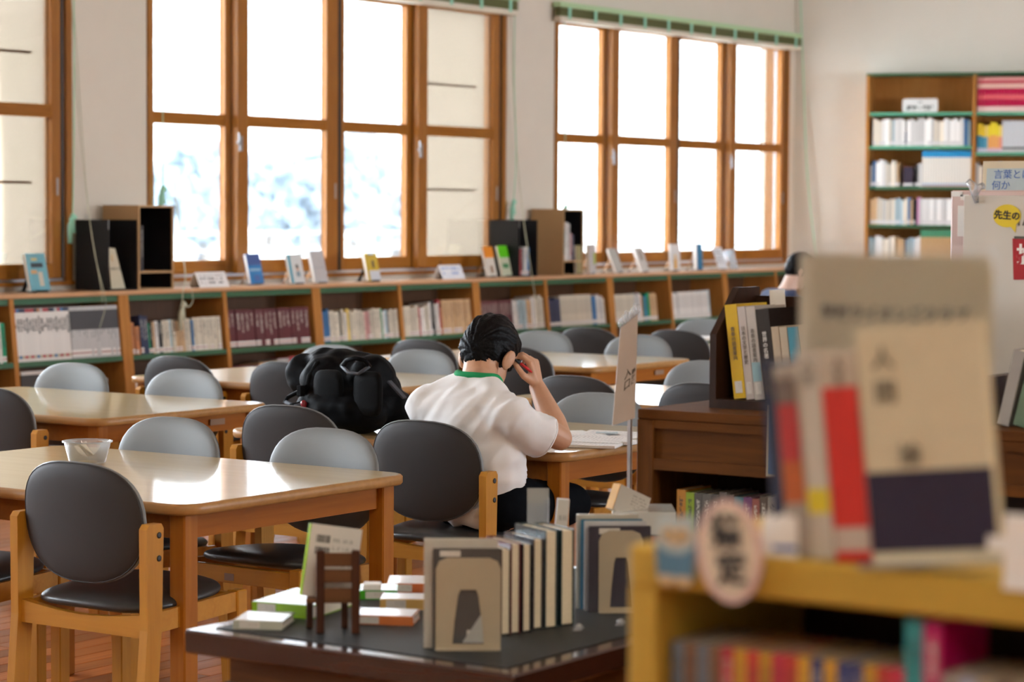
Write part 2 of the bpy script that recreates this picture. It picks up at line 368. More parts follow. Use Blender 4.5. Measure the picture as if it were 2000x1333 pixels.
def empty(name, loc=(0, 0, 0), rz=0.0, label=None, cat=None, group=None):
    o = bpy.data.objects.new(name, None); COL.objects.link(o); o.location = loc; o.rotation_euler = (0, 0, rz); o.empty_display_size = 0.1
    return tag(o, label, cat, group)
def copy_tree(o, parent=None):
    c = o.copy(); COL.objects.link(c); c.parent = parent
    for ch in list(o.children): copy_tree(ch, c)
    return c
def structure(o): o['kind'] = 'structure'; return o
def T(x, y, z): return Matrix.Translation((x, y, z))
def RZ(a): return Matrix.Rotation(a, 4, 'Z')
def RX(a): return Matrix.Rotation(a, 4, 'X')
def RY(a): return Matrix.Rotation(a, 4, 'Y')
def superell(a, bt, bb, nt_, nb, n=36):
    pts = []
    for k in range(n):
        t = 2 * PI * k / n; c, s_ = math.cos(t), math.sin(t)
        e = nt_ if s_ >= 0 else nb; bz = bt if s_ >= 0 else bb
        pts.append((a * math.copysign(abs(c) ** (2 / e), c), bz * math.copysign(abs(s_) ** (2 / e), s_)))
    return pts
def lettering(txt, size, mat, parent, M, name='lettering', extr=0.0004, align='CENTER', spacing=1.0, vertical=False, bold=0.0):
    cu = bpy.data.curves.new(name, 'FONT'); cu.body = '\n'.join(txt) if vertical else txt; cu.size = size; cu.align_x = align; cu.align_y = 'CENTER'; cu.extrude = extr
    cu.space_character = spacing; cu.offset = bold; cu.resolution_u = 2
    if JP: cu.font = JP
    t = bpy.data.objects.new(name, cu); COL.objects.link(t)
    dg = bpy.context.evaluated_depsgraph_get(); me = bpy.data.meshes.new_from_object(t.evaluated_get(dg)); bpy.data.objects.remove(t)
    me.transform(M); me.materials.clear(); me.materials.append(MATS[mat])
    o = bpy.data.objects.new(name, me); COL.objects.link(o); o.parent = parent
    return o
JP = None
# ================================================================== the room
YW = 10.05                                   # inner face of the window wall
COR = Vector((18.98, 10.05, 0)); EDIR = Vector((0.293, -0.956, 0)).normalized(); ENRM = Vector((-EDIR.y, EDIR.x, 0)) * -1
if ENRM.x > 0: ENRM = -ENRM                  # into the room
ZC = 3.7
EEND = COR + EDIR * (15.3 / 0.956)
# floor: joists below, planks laid along the room; the planks in view are separate boards
floor = structure(MB().box((-3.2, -5.4, -0.06), (24.2, 10.3, -0.012)).build('floor', 'subfloor'))
PW = 0.092
mesh_cache = {}
def plank_mesh(L):
    if L not in mesh_cache:
        b_ = MB(); b_.rbox((0, 0.0014, -0.012), (L - 0.003, PW - 0.0014, 0), 0.0015)
        o = b_.build('plank', 'plank', floor); mesh_cache[L] = o.data; bpy.data.objects.remove(o)
    return mesh_cache[L]
far = MB(); nplank = 0
Lp = 1.82
row = 0; y = -5.3
while y < 10.05:
    x = -3.2 - (row * 0.61) % Lp
    while x < 24.0:
        near = (3.2 < y < 7.6 and 4.6 < x + Lp and x < 8.6 and y < x + 2.2 and y > 0.5 * x)
        if near and nplank < 190:
            o = bpy.data.objects.new('plank', plank_mesh(Lp)); COL.objects.link(o); o.parent = floor; o.location = (x, y, 0); nplank += 1
        else:
            far.box((max(x, -3.2), y + 0.0014, -0.012), (x + Lp - 0.003, y + PW - 0.0014, 0))
        x += Lp
    y += PW; row += 1
o = far.build('plank_field', 'plank', floor); o['kind'] = 'stuff'

# walls
ZB, ZT = 0.995, 2.935                         # window opening
WIN = [(-2.49, 1.28), (1.92, 5.69), (6.33, 10.105), (10.745, 14.515), (15.165, 18.87)]
wl = MB()
wl.box((-3.2, YW, -0.06), (19.4, YW + 0.22, ZB)); wl.box((-3.2, YW, ZT), (19.4, YW + 0.22, ZC))
xs = [-3.2] + [v for w_ in WIN for v in w_] + [19.4]
for i in range(0, len(xs), 2): wl.box((xs[i], YW, ZB), (xs[i + 1], YW + 0.22, ZT))
structure(wl.build('wall_left', 'plaster'))
we = MB(); a, b2 = COR - EDIR * 0.3, EEND; off = -ENRM * 0.2
we.prism([(a.x, a.y), (b2.x, b2.y), (b2.x + off.x, b2.y + off.y), (a.x + off.x, a.y + off.y)], -0.06, ZC)
structure(we.build('wall_back', 'plaster_end'))
wr = MB(); opn = [(9.2, 12.8), (14.2, 17.8)]
wr.box((-3.2, -5.42, -0.06), (24.2, -5.2, 0.95)); wr.box((-3.2, -5.42, 2.85), (24.2, -5.2, ZC))
xs = [-3.2] + [v for w_ in opn for v in w_] + [24.2]
for i in range(0, len(xs), 2): wr.box((xs[i], -5.42, 0.95), (xs[i + 1], -5.2, 2.85))
structure(wr.build('wall_right', 'plaster'))
structure(MB().box((-3.42, -5.42, -0.06), (-3.2, 10.27, ZC)).build('wall_front', 'plaster'))
structure(MB().box((-3.42, -5.42, ZC), (24.2, 10.27, ZC + 0.15)).build('ceiling', 'ceiling_white'))

# windows: two pairs of sliding wooden sashes each; inner sash runs in front of the outer one
def make_window(idx, x0, x1, screen=()):
    wn = structure(MB().box((x0 - 0.002, YW - 0.012, ZB - 0.005), (x0 + 0.045, YW + 0.20, ZT + 0.003)).box((x1 - 0.045, YW - 0.012, ZB - 0.005), (x1 + 0.002, YW + 0.20, ZT + 0.003))
        .box((x0, YW - 0.012, ZT - 0.05), (x1, YW + 0.20, ZT + 0.003)).box((x0, YW - 0.030, ZB - 0.012), (x1, YW + 0.20, ZB + 0.012)).build('window_%d' % idx, 'frame_wood'))
    tr_ = MB()
    for yy in (0.012, 0.05, 0.10): tr_.box((x0 + 0.045, YW + yy, ZB + 0.012), (x1 - 0.045, YW + yy + 0.006, ZB + 0.030))
    tr_.box((x0 + 0.045, YW + 0.008, ZB + 0.011), (x1 - 0.045, YW + 0.11, ZB + 0.016)); tr_.box((x1 - 0.062, YW + 0.012, ZB), (x1 - 0.044, YW + 0.10, ZT - 0.05))
    tr_.build('sash_track', 'aluminium', wn)
    span = (x1 - x0 - 0.09); pw = span / 4
    for k in range(4):
        inner = k in (1, 3); ks = (x1 - x0) / 3.77
        g0, g1 = ((0.080, 0.755), (0.905, 1.685), (1.955, 2.640), (2.798, 3.600))[k]; g0, g1 = x0 + g0 * ks, x0 + g1 * ks
        sl, sr_ = ((0.04, 0.180), (0.105, 0.120), (0.105, 0.160), (0.105, 0.070))[k]; a, b_ = g0 - sl, g1 + sr_
        y0 = YW + (-0.022 if inner else 0.042); y1 = y0 + 0.050
        z0, z1 = ZB + 0.028, ZT - 0.05
        zb, zm0, zm1 = 1.108, 1.945, 2.018
        sash = MB().rbox((a, y0, z0), (g0, y1, z1), 0.003).rbox((g1, y0, z0), (b_, y1, z1), 0.003).build('sash_stiles', 'frame_wood', wn)
        MB().box((g0, y0 + 0.001, z0), (g1, y1 - 0.001, zb)).box((g0, y0 + 0.004, zm0), (g1, y1 - 0.004, zm1)).box((g0, y0 + 0.001, z1 - 0.055), (g1, y1 - 0.001, z1)).build('sash_rails', 'rail_wood', wn)
        for (h0, h1) in ((zb, zm0), (zm1, z1 - 0.055)):
            MB().box((g0, y0 + 0.019, h0), (g1, y0 + 0.023, h1)).build('pane', 'pane_glass', wn)
        if k == 1: MB().box((b_ - 0.001, y0 + 0.003, z0), (b_ + 0.034, y1 - 0.005, z1)).build('gasket_strip', 'gasket', wn)
        if k == 3: MB().box((b_, y0 + 0.006, z0), (b_ + 0.022, y1, z1)).build('gasket_strip', 'gasket', wn)
        if k in (1, 3):     # crescent latch on the meeting stile, pull recess on the other
            la = MB().rbox((a + 0.008, y0 - 0.012, 1.79), (a + 0.036, y0, 1.885), 0.003).tube([(a + 0.012, y0 - 0.018, 1.84), (a - 0.014, y0 - 0.020, 1.835), (a - 0.022, y0 - 0.018, 1.85)], 0.008, 6).beam((a - 0.004, y0 - 0.016, 1.84), (a - 0.006, y0 - 0.016, 1.905), 0.010, 0.006)
            la.build('latch', 'steel', wn)
            MB().box((b_ - 0.036, y0 - 0.0015, 1.50), (b_ - 0.020, y0 + 0.002, 1.60)).build('finger_pull', 'steel', wn)
        if k == 3:
            MB().lathe([(0.0085, 0), (0.0085, 0.004)], 10, M=T(a + 0.26, y0 + 0.001, 1.06) @ RX(PI / 2)).build('roller_screw', 'gasket', wn)
        if k in screen:
            ys = YW + 0.125
            MB().box((a + 0.03, ys, z0), (b_ + 0.02, ys + 0.002, z1)).build('insect_mesh', 'insect_screen', wn)
            f_ = MB()
            for zz in (1.565, 2.31): f_.box((a + 0.05, ys - 0.012, zz), (b_ - 0.095, ys - 0.002, zz + 0.016))
            if screen[k]: f_.build('screen_bar', 'rail_wood', wn)
    return wn
make_window(1, *WIN[2], {3: True}); make_window(2, *WIN[3], {3: True}); make_window(3, *WIN[4], {}); make_window(6, *WIN[0], {}); make_window(7, *WIN[1], {})
for i, (a, b_) in enumerate(opn):
    wn = MB()
    wn.box((a, -5.41, 0.95), (a + 0.06, -5.19, 2.85)).box((b_ - 0.06, -5.41, 0.95), (b_, -5.19, 2.85)).box((a, -5.41, 2.79), (b_, -5.19, 2.85)).box((a, -5.41, 0.95), (b_, -5.19, 1.01))
    wn.box(((a + b_) / 2 - 0.04, -5.36, 1.0), ((a + b_) / 2 + 0.04, -5.30, 2.8)); wn = structure(wn.build('window_%d' % (4 + i), 'frame_wood'))
    MB().box((a + 0.05, -5.335, 1.0), (b_ - 0.05, -5.33, 2.8)).build('pane', 'pane_glass', wn)

# blinds gathered at the window heads
def blind(x0, x1, label, ntape):
    t = empty('window_blind', ((x0 + x1) / 2, YW - 0.05, 2.86), 0, label, 'blind')
    h = (x1 - x0) / 2
    MB().rbox((-h, -0.045, 0.085), (h, 0.03, 0.125), 0.004).build('head_rail', 'rail_green', t)
    st = MB()
    for k in range(11): st.box((-h + 0.01, -0.04 + 0.002 * (k % 2), 0.020 + k * 0.0058), (h - 0.01, 0.02, 0.0235 + k * 0.0058))
    st.build('slat_stack', 'slat_green', t)
    MB().rbox((-h + 0.005, -0.042, -0.02), (h - 0.005, 0.022, 0.018), 0.006).build('bottom_rail', 'slat_pale', t)
    for k in range(ntape):
        x = -h + 0.12 + (2 * h - 0.24) * k / (ntape - 1)
        MB().box((x - 0.019, -0.0475, 0.0), (x + 0.019, -0.0455, 0.088)).build('ladder_tape', 'tape_green', t)
    return t
blind(15.10, 18.94, 'green blind gathered up above the window next to the end wall', 11)
blind(10.70, 14.56, 'green blind gathered up above the widest middle window', 11)
blind(6.28, 10.15, 'green blind gathered up above the window by the blue display book', 11)

# ceiling luminaires (unseen, added for warm light on the foreground)
for i in range(2):
    for j in range(2):
        L = empty('added_ceiling_light', (-1.4 + i * 3.6, -2.8 + j * 3.6, ZC), 0, 'added fluorescent ceiling light with white housing', 'ceiling light', 'added fluorescent ceiling lights')
        MB().rbox((-0.65, -0.12, -0.07), (0.65, 0.12, 0), 0.01).build('housing', 'lamp_housing', L)
        MB().tube([(-0.6, 0.05, -0.085), (0.6, 0.05, -0.085)], 0.016, 10).tube([(-0.6, -0.05, -0.085), (0.6, -0.05, -0.085)], 0.016, 10).build('tube', 'tube_glow', L)

# outside: bright yard, low white fence, trees
structure(MB().box((-30, 10.6, -0.4), (120, 130, -0.3)).build('yard_ground', 'yard_ground'))
fe = empty('yard_fence', (30, 46, -0.3), 0, 'low white fence across the bright yard outside', 'fence')
MB().box((-25, -0.03, 1.0), (35, 0.03, 1.06)).box((-25, -0.03, 0.5), (35, 0.03, 0.55)).build('fence_rail', 'fence_white', fe)
for k in range(21): MB().box((-25 + 3 * k - 0.04, -0.05, 0), (-25 + 3 * k + 0.04, 0.05, 1.15)).build('fence_post', 'fence_white', fe)
def leafball(name, c, r, n, seed, leaf=0.5):
    rr = random.Random(seed); b_ = MB()
    for _ in range(n):
        d = Vector((rr.gauss(0, 1), rr.gauss(0, 1), rr.gauss(0, 1))).normalized(); p = Vector(c) + Vector((d.x * r[0], d.y * r[1], d.z * r[2])) * rr.uniform(0.55, 1.0)
        q = Euler((rr.uniform(0, 6), rr.uniform(0, 6), rr.uniform(0, 6))).to_matrix(); s_ = leaf * rr.uniform(0.6, 1.3)
        b_.add([p + q @ Vector(v) * s_ for v in ((-0.5, -0.3, 0), (0.5, -0.3, 0), (0.5, 0.3, 0.1), (-0.5, 0.3, 0))], [(0, 1, 2, 3)])
    return b_
tl = ['tree_pale', 'broad', 'round', 'ragged', 'tall']
words = ['broad pale tree', 'rounded bushy tree', 'loose ragged tree', 'small dense tree', 'tall slender tree', 'wide spreading tree']
k = 0
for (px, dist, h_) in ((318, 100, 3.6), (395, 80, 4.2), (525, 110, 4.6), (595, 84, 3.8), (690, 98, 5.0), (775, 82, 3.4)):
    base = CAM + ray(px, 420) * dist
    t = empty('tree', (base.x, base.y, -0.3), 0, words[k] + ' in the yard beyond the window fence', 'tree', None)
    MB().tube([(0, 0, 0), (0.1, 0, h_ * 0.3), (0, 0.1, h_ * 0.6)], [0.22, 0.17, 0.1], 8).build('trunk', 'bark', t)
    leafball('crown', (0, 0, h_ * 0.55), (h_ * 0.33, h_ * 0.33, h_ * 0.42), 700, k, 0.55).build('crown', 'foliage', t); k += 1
# ================================================================== reading tables
TW, TL, TH = 0.93, 1.35, 0.70
def rrect(x0, y0, x1, y1, r, seg=5):
    pts = []
    for (cx, cy, a0) in ((x1 - r, y1 - r, 0), (x0 + r, y1 - r, PI / 2), (x0 + r, y0 + r, PI), (x1 - r, y0 + r, 1.5 * PI)):
        for k in range(seg + 1): t = a0 + PI / 2 * k / seg; pts.append((cx + r * math.cos(t), cy + r * math.sin(t)))
    return pts
def make_table():
    t = empty('reading_table')
    hx, hy = TW / 2, TL / 2
    # top: laminate face within a rounded solid edge
    ed = MB(); prof = [(0.004, -0.028), (0, -0.022), (0, -0.006), (0.004, -0.0015), (0.010, 0.0)]
    rings = [rrect(-hx + i, -hy + i, hx - i, hy - i, 0.07 - i) for i, z in prof]; n = len(rings[0]); vs = []; fs = []
    for rg, (i, z) in zip(rings, prof): vs += [(p[0], p[1], TH + z) for p in rg]
    for a in range(len(prof) - 1): fs += [(a * n + k, a * n + (k + 1) % n, (a + 1) * n + (k + 1) % n, (a + 1) * n + k) for k in range(n)]
    fs.append(tuple(range(n - 1, -1, -1))); ed.add(vs, fs, 0, True); ed.build('table_edge', 'table_edge_wood', t)
    tp = MB(); tp.prism(rrect(-hx + 0.010, -hy + 0.010, hx - 0.010, hy - 0.010, 0.06), TH - 0.004, TH + 0.0002); tp.build('table_top', 'table_top_wood', t)
    ix, iy = hx - 0.062, hy - 0.062
    for sx in (-1, 1):
        for sy in (-1, 1):
            MB().rbox((sx * ix - 0.026, sy * iy - 0.026, 0.0), (sx * ix + 0.026, sy * iy + 0.026, TH - 0.028), 0.004).build('leg', 'table_leg_wood', t)
    for sx in (-1, 1): MB().box((sx * (ix - 0.002) - 0.010, -iy + 0.026, TH - 0.093), (sx * (ix - 0.002) + 0.010, iy - 0.026, TH - 0.028)).build('apron', 'table_apron_wood', t)
    for sy in (-1, 1): MB().box((-ix + 0.026, sy * (iy - 0.002) - 0.010, TH - 0.093), (ix - 0.026, sy * (iy - 0.002) + 0.010, TH - 0.028)).build('apron', 'table_apron_wood', t)
    return t
TABLES = [  # x0, y0, label
    (4.41, 4.00, 'wooden reading table with the clear plastic tub standing on it'),
    (6.05, 3.965, 'wooden reading table where the student studies beside the black backpack'),
    (6.05, 5.89, 'empty wooden reading table between the plastic-tub table and the window bookcase'),
    (7.70, 5.985, 'wooden reading table straight behind the black backpack, empty, by the window bookcase'),
    (7.77, 4.03, 'wooden reading table directly across the aisle in front of the writing student'),
    (9.46, 6.04, 'wooden reading table by the window bookcase, beyond the table behind the backpack'),
    (11.12, 6.05, 'wooden reading table with an open book, farthest toward the end wall'),
]
proto = make_table(); TOBJ = []
for i, (x, y, lab) in enumerate(TABLES):
    o = proto if i == 0 else copy_tree(proto)
    o.location = (x + TW / 2, y + TL / 2, 0); tag(o, lab, 'table', 'reading tables'); TOBJ.append(o)
# small paper label stuck on the apron of some tables
for i in (2, 5):
    MB().box((TW / 2 - 0.30, -TL / 2 + 0.0450, TH - 0.068), (TW / 2 - 0.22, -TL / 2 + 0.0462, TH - 0.046)).build('paper_label', 'faded_label', TOBJ[i])

# ================================================================== chairs
def pad_mesh(outline, half, M, dome=0.5, two=False):
    b_ = MB(); n = len(outline); ss = [1.0, 0.985, 0.955, 0.88, 0.7, 0.4]; vs = []; fs = []
    def h(s_): return half * max(0.0, 1 - s_ ** 7) ** 0.5 * (1.0) + (half * dome * (1 - s_ * s_))
    base = []
    for side in (1, -1):
        idx = []
        for s_ in ss:
            if side == -1 and s_ == 1.0: idx.append(base[0]); continue
            st = len(vs); vs += [Vector((p[0] * s_, p[1] * s_, side * h(s_))) for p in outline]; idx.append(st)
        if side == 1: base = idx
        c = len(vs); vs.append(Vector((0, 0, side * h(0))))
        for a in range(len(ss) - 1):
            for k in range(n):
                q = (idx[a] + k, idx[a] + (k + 1) % n, idx[a + 1] + (k + 1) % n, idx[a + 1] + k)
                fs.append(q if side == 1 else q[::-1])
        for k in range(n):
            q = (idx[-1] + k, idx[-1] + (k + 1) % n, c); fs.append(q if side == 1 else q[::-1])
    lv = [v.z for v in vs]; vs = [M(v) for v in vs]; b_.add(vs, fs, 0, True)
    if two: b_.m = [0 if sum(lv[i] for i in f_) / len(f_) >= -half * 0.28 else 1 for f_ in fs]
    return b_
BO = superell(0.206, 0.150, 0.158, 2.7, 2.35, 40)
def back_map(v):      # pad plane (x, up, depth) -> chair space, hollowed for the sitter and leaning back
    z = 0.653 + v.y; y = -0.205 - (z - 0.5) * 0.10 + 0.55 * v.x * v.x + v.z
    return Vector((v.x, y, z))
SO = superell(0.207, 0.185, 0.190, 3.2, 3.6, 40)
def seat_map(v):
    y = -0.030 + v.y; return Vector((v.x, y, 0.447 + 0.06 * (y + 0.2) + v.z - 0.15 * (v.x * v.x)))
def make_chair():
    t = empty('chair')
    s_ = pad_mesh(SO, 0.020, seat_map, 0.25).build('seat', 'vinyl_dark', t)
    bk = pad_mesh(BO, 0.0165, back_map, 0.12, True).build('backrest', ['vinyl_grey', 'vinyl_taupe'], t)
    MB().tube([back_map(Vector((p[0] * 0.975, p[1] * 0.975, -0.0075))) for p in BO], 0.0014, 5, closed=True).build('piping', 'vinyl_dark', bk)
    for sx in (-1, 1):
        x = sx * 0.222
        rl = MB()
        prof = [(-0.262, 0.0), (-0.210, 0.0), (-0.175, 0.40), (-0.168, 0.648), (-0.176, 0.660), (-0.218, 0.660), (-0.228, 0.648), (-0.226, 0.40)]
        rl.prism([(p[0], p[1]) for p in prof], -0.013, 0.013, 0, Matrix(((0, 0, 1, x), (1, 0, 0, 0), (0, 1, 0, 0), (0, 0, 0, 1))))
        leg = rl.build('leg', 'beech', t)
        for z in (0.575, 0.632):
            MB().lathe([(0.0078, -0.001), (0.0078, 0.0016), (0.005, 0.0022)], 12, M=T(x + sx * 0.0128, -0.185, z) @ RY(sx * PI / 2)).build('bolt_cap', 'plug_black', leg)
        MB().rbox((sx * 0.203 - 0.019, 0.122, 0), (sx * 0.203 + 0.019, 0.160, 0.455), 0.003).build('leg', 'beech', t)
        sr = MB(); xx = sx * 0.205
        pr = [(-0.19, 0.385), (0.122, 0.402), (0.122, 0.452), (-0.19, 0.436)]
        sr.prism(pr, -0.011, 0.011, 0, Matrix(((0, 0, 1, xx), (1, 0, 0, 0), (0, 1, 0, 0), (0, 0, 0, 1)))); sr.build('side_rail', 'beech_rail', t)
    rr_ = MB(); pts = [(-0.209, 0.436)] + [(-0.209 + 0.418 * k / 10, 0.436 - 0.018 * math.sin(PI * k / 10)) for k in range(1, 10)] + [(0.209, 0.436), (0.209, 0.378), (-0.209, 0.378)]
    rr_.prism(pts[::-1], -0.011, 0.011, 0, Matrix(((1, 0, 0, 0), (0, 0, 1, -0.205), (0, 1, 0, 0), (0, 0, 0, 1)))); rr_.build('rear_rail', 'beech_rail', t)
    MB().rbox((-0.184, 0.134, 0.398), (0.184, 0.154, 0.445), 0.002).build('front_rail', 'beech_rail', t)
    return t
CH0 = make_chair(); CHN = [0]; CHAIRS = {}
def chair(key, X, Y, facing, label, turn=0.0, group='grey vinyl chairs'):
    """X, Y: where the top of the backrest is; facing +1 looks along +X"""
    o = CH0 if CHN[0] == 0 else copy_tree(CH0); CHN[0] += 1
    a = (-PI / 2 if facing > 0 else PI / 2) + turn
    o.rotation_euler = (0, 0, a)
    off = RZ(a) @ Vector((0, -0.235, 0)); o.location = (X - off.x, Y - off.y, 0)
    tag(o, label, 'chair', group); CHAIRS[key] = o; return o
CL = {'tub': 'the plastic-tub table', 'stu': "the student's table", 'emp': 'the empty table left of the backpack', 'bag': 'the table behind the backpack', 'aisle': 'the table in front of the student', 'win': 'the second table beyond the backpack', 'end': 'the open-book table'}
def cl(t, side, w_=None): return 'grey chair at ' + CL[t] + (', display-table side' if side > 0 else ', end-wall side') + {None: '', 1: ', nearer the windows', 0: ', farther from the windows'}[w_]
chair('c1', 4.30, 4.267, 1, cl('tub', 1, 0), 0.0)
chair('c1b', 4.30, 4.90, 1, cl('tub', 1, 1))
chair('f1', 5.405, 4.941, -1, cl('tub', -1, 1)); chair('f2', 5.405, 4.344, -1, cl('tub', -1, 0), -0.02)
chair('c2', 5.775, 4.298, 1, "grey chair the student in the white shirt sits on", 0.0)
chair('c3', 5.955, 4.972, 1, 'grey chair pushed in behind the black backpack', 0.03)
chair('f10', 7.045, 4.462, -1, cl('stu', -1), 0.0)
chair('c4', 5.92, 6.30, 1, cl('emp', 1, 0)); chair('c4b', 5.92, 6.90, 1, cl('emp', 1, 1))
chair('f3', 7.05, 6.982, -1, cl('emp', -1, 1), 0.02); chair('f4', 7.05, 6.375, -1, cl('emp', -1, 0))
chair('c5', 7.64, 6.990, 1, cl('bag', 1, 1), 0.0); chair('c6', 7.64, 6.393, 1, cl('bag', 1, 0))
chair('f5', 8.75, 7.011, -1, cl('bag', -1, 1)); chair('f6', 8.72, 6.475, -1, cl('bag', -1, 0))
chair('c9', 7.71, 5.021, 1, cl('aisle', 1, 1)); chair('c12', 7.68, 4.434, 1, cl('aisle', 1, 0)); chair('f11', 8.86, 5.077, -1, cl('aisle', -1))
chair('c7', 9.39, 6.995, 1, cl('win', 1, 1)); chair('c8', 9.20, 6.313, 1, cl('win', 1, 0))
chair('f7', 10.50, 7.013, -1, cl('win', -1, 1)); chair('f8', 10.49, 6.411, -1, cl('win', -1, 0))
chair('c10', 10.93, 7.025, 1, cl('end', 1, 1)); chair('c11', 11.04, 6.54, 1, cl('end', 1, 0), 0.0); chair('f9', 12.31, 7.077, -1, cl('end', -1))
# white maker's label on the front rail of one chair
MB().box((0.02, 0.1542, 0.405), (0.055, 0.1548, 0.425)).build('maker_label', 'faded_label', CHAIRS['f2'])

# ================================================================== low bookcases under the windows
SF, SZ = 9.70, 0.93                        # front edge and underside of the worktop
TILT = math.atan(0.11)                     # the shelves slope back
BX = [8.42 + 0.8725 * i for i in range(13)]
XEND = 18.86
wt = MB().rbox((5.8, SF - 0.012, SZ), (XEND, 10.035, SZ + 0.026), 0.006).build('worktop', 'worktop_wood')
tag(wt, 'long pale wooden worktop on the low bookcases below the windows', 'worktop')
def FM(X):      # frame of the sloping bay: x along the wall, y into the case, z up the slope
    return T(X, SF - 0.11 * (SZ - 0.585), 0.585) @ RX(-TILT)
CASES = []
for u in range(0, 12, 2):
    x0, xm, x1 = BX[u] , BX[u + 1], min(BX[u + 2], XEND) if u + 2 < len(BX) else XEND
    if x1 - xm < 0.2: continue
    t = empty('low_bookcase', (x0, 0, 0), 0, None, 'bookcase', 'low bookcases below the windows'); CASES.append(t)
    D = 0.27
    def side(X, th, nm_):
        b_ = MB(); yt = SF - 0.004; yb = SF - 0.11 * SZ - 0.004
        vs = [(X - th / 2, yb, 0), (X + th / 2, yb, 0), (X + th / 2, 10.0, 0), (X - th / 2, 10.0, 0), (X - th / 2, yt, SZ), (X + th / 2, yt, SZ), (X + th / 2, 10.0, SZ), (X - th / 2, 10.0, SZ)]
        b_.add(vs, [(0, 3, 2, 1), (4, 5, 6, 7), (0, 1, 5, 4), (1, 2, 6, 5), (2, 3, 7, 6), (3, 0, 4, 7)]); b_.build(nm_, 'case_wood', t)
    side(0.021, 0.040, 'side_panel'); side(x1 - x0 - 0.021, 0.040, 'side_panel'); side(xm - x0, 0.034, 'divider')
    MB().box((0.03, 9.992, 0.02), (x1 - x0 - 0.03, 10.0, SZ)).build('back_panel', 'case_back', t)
    for (a, b_) in ((0.042, xm - x0 - 0.018), (xm - x0 + 0.018, x1 - x0 - 0.042)):
        MB().box((a, SF + 0.002, SZ - 0.034), (b_, SF + 0.014, SZ - 0.001)).build('top_trim', 'green_metal', t)
        for zz in (0.585, 0.245):
            Mx = T(0, SF - 0.11 * (SZ - zz), zz) @ RX(-TILT)
            MB().box((a, 0.0, -0.029), (b_, D, 0.0), 0, Mx).build('shelf', 'green_metal', t)
        MB().box((a, SF - 0.075, 0.0), (b_, SF - 0.06, 0.08)).build('plinth', 'case_wood', t)
clab = ['low wooden bookcase below the blue display book', 'low wooden bookcase holding the maroon volumes, under the white tent card', 'low wooden bookcase under the yellow display book',
        'low wooden bookcase with thin maroon and cream sets, behind the student', 'low wooden bookcase under the paired pale display books', 'low wooden bookcase nearest the end wall corner']
for t, l in zip(CASES, clab): t['label'] = l

# ---- books
def unit_book(cover='book_cover', pages='pages'):
    b_ = MB(); c = 0.06
    b_.box((0, 0, 0), (c, 1, 1)).box((1 - c, 0, 0), (1, 1, 1)).box((c, 0, 0), (1 - c, 0.02, 1)); b_.box((c, 0.02, 0.012), (1 - c, 0.975, 0.985), 1)
    o = b_.build('book', [cover, pages]); me = o.data; bpy.data.objects.remove(o); return me
UB = unit_book(); UBP = unit_book('book_plain'); UBW = unit_book('book_cover', 'pages_white'); UBPW = unit_book('book_plain', 'pages_white')
def shade(col, k=0.12): f_ = 1 + R.uniform(-k, k); return tuple(max(0, min(1, c * f_)) for c in col)
NB = [0]
def book(M, w_, d_, h_, col, label, group, me=UB, name='book'):
    o = bpy.data.objects.new(name, me); COL.objects.link(o)
    o.matrix_world = M @ Matrix.Diagonal((w_, d_, h_, 1)); o.color = (*col, 1); NB[0] += 1
    return tag(o, label, 'book', group)
CR_, WH, TAN, GRY = (0.60, 0.54, 0.43), (0.72, 0.69, 0.65), (0.56, 0.36, 0.19), (0.48, 0.47, 0.46)
NAVY, BLU, MAR, GRN, BLK, ORG, YEL, RED, TEAL, PINK, LBL = (0.02, 0.03, 0.08), (0.04, 0.16, 0.36), (0.105, 0.022, 0.028), (0.0, 0.24, 0.10), (0.015, 0.015, 0.018), (0.42, 0.16, 0.06), (0.66, 0.48, 0.12), (0.42, 0.05, 0.06), (0.03, 0.25, 0.27), (0.55, 0.30, 0.28), (0.40, 0.52, 0.56)
CN = {CR_: 'cream', WH: 'white', TAN: 'tan', GRY: 'grey', NAVY: 'navy', BLU: 'blue', MAR: 'maroon', GRN: 'green', BLK: 'black', ORG: 'brick-orange', YEL: 'yellow', RED: 'red', TEAL: 'teal', PINK: 'pink', LBL: 'pale blue'}
bayname = {0: 'left of the white title set', 1: 'below the black open box', 2: 'below the white tent card', 3: 'below the blue leaning display book', 4: 'below the grey display book',
           5: 'below the blue-print tent card', 6: 'below the orange and green display books', 7: 'below the second box shelf', 8: 'below the thin pale display books', 9: 'below the tall clear stand', 10: 'at the corner end'}
def fill(bay, spec, x_start=None, z0=0.0, gap=0.0005):
    """spec: list of (colour, thickness, height, count); books stand on the sloping upper shelf, spines to the room"""
    X0, X1 = BX[bay], BX[bay + 1] - (0.043 if bay % 2 else 0.020); x = X0 + (x_start or (0.020 if bay % 2 else 0.044))
    for col, th, h_, n in spec:
        for _ in range(n):
            t_ = th * R.uniform(0.88, 1.12); hh = h_ * (R.uniform(0.93, 1.03) if n < 8 else R.uniform(0.995, 1.005)); dd = hh * 0.70
            if x + t_ > X1: return
            if col is None: x += t_; continue
            c = shade(col, 0.16 if n < 8 else 0.06)
            setw = ' set volume' if n >= 8 else ' book'
            lab = '%s%s in the bookcase bay %s' % (CN[col], setw, bayname[bay])
            M = FM(x) @ T(0, 0.012 + R.uniform(0, 0.008), 0.0005)
            book(M, t_, dd, hh, c, lab, '%s books in the bay %s' % (CN[col], bayname[bay])); x += t_ + gap
FARB = []
fill(0, [(WH, 0.028, 0.21, 2), (GRN, 0.026, 0.235, 1), (WH, 0.024, 0.22, 1), (GRN, 0.03, 0.215, 1)], 0.69)
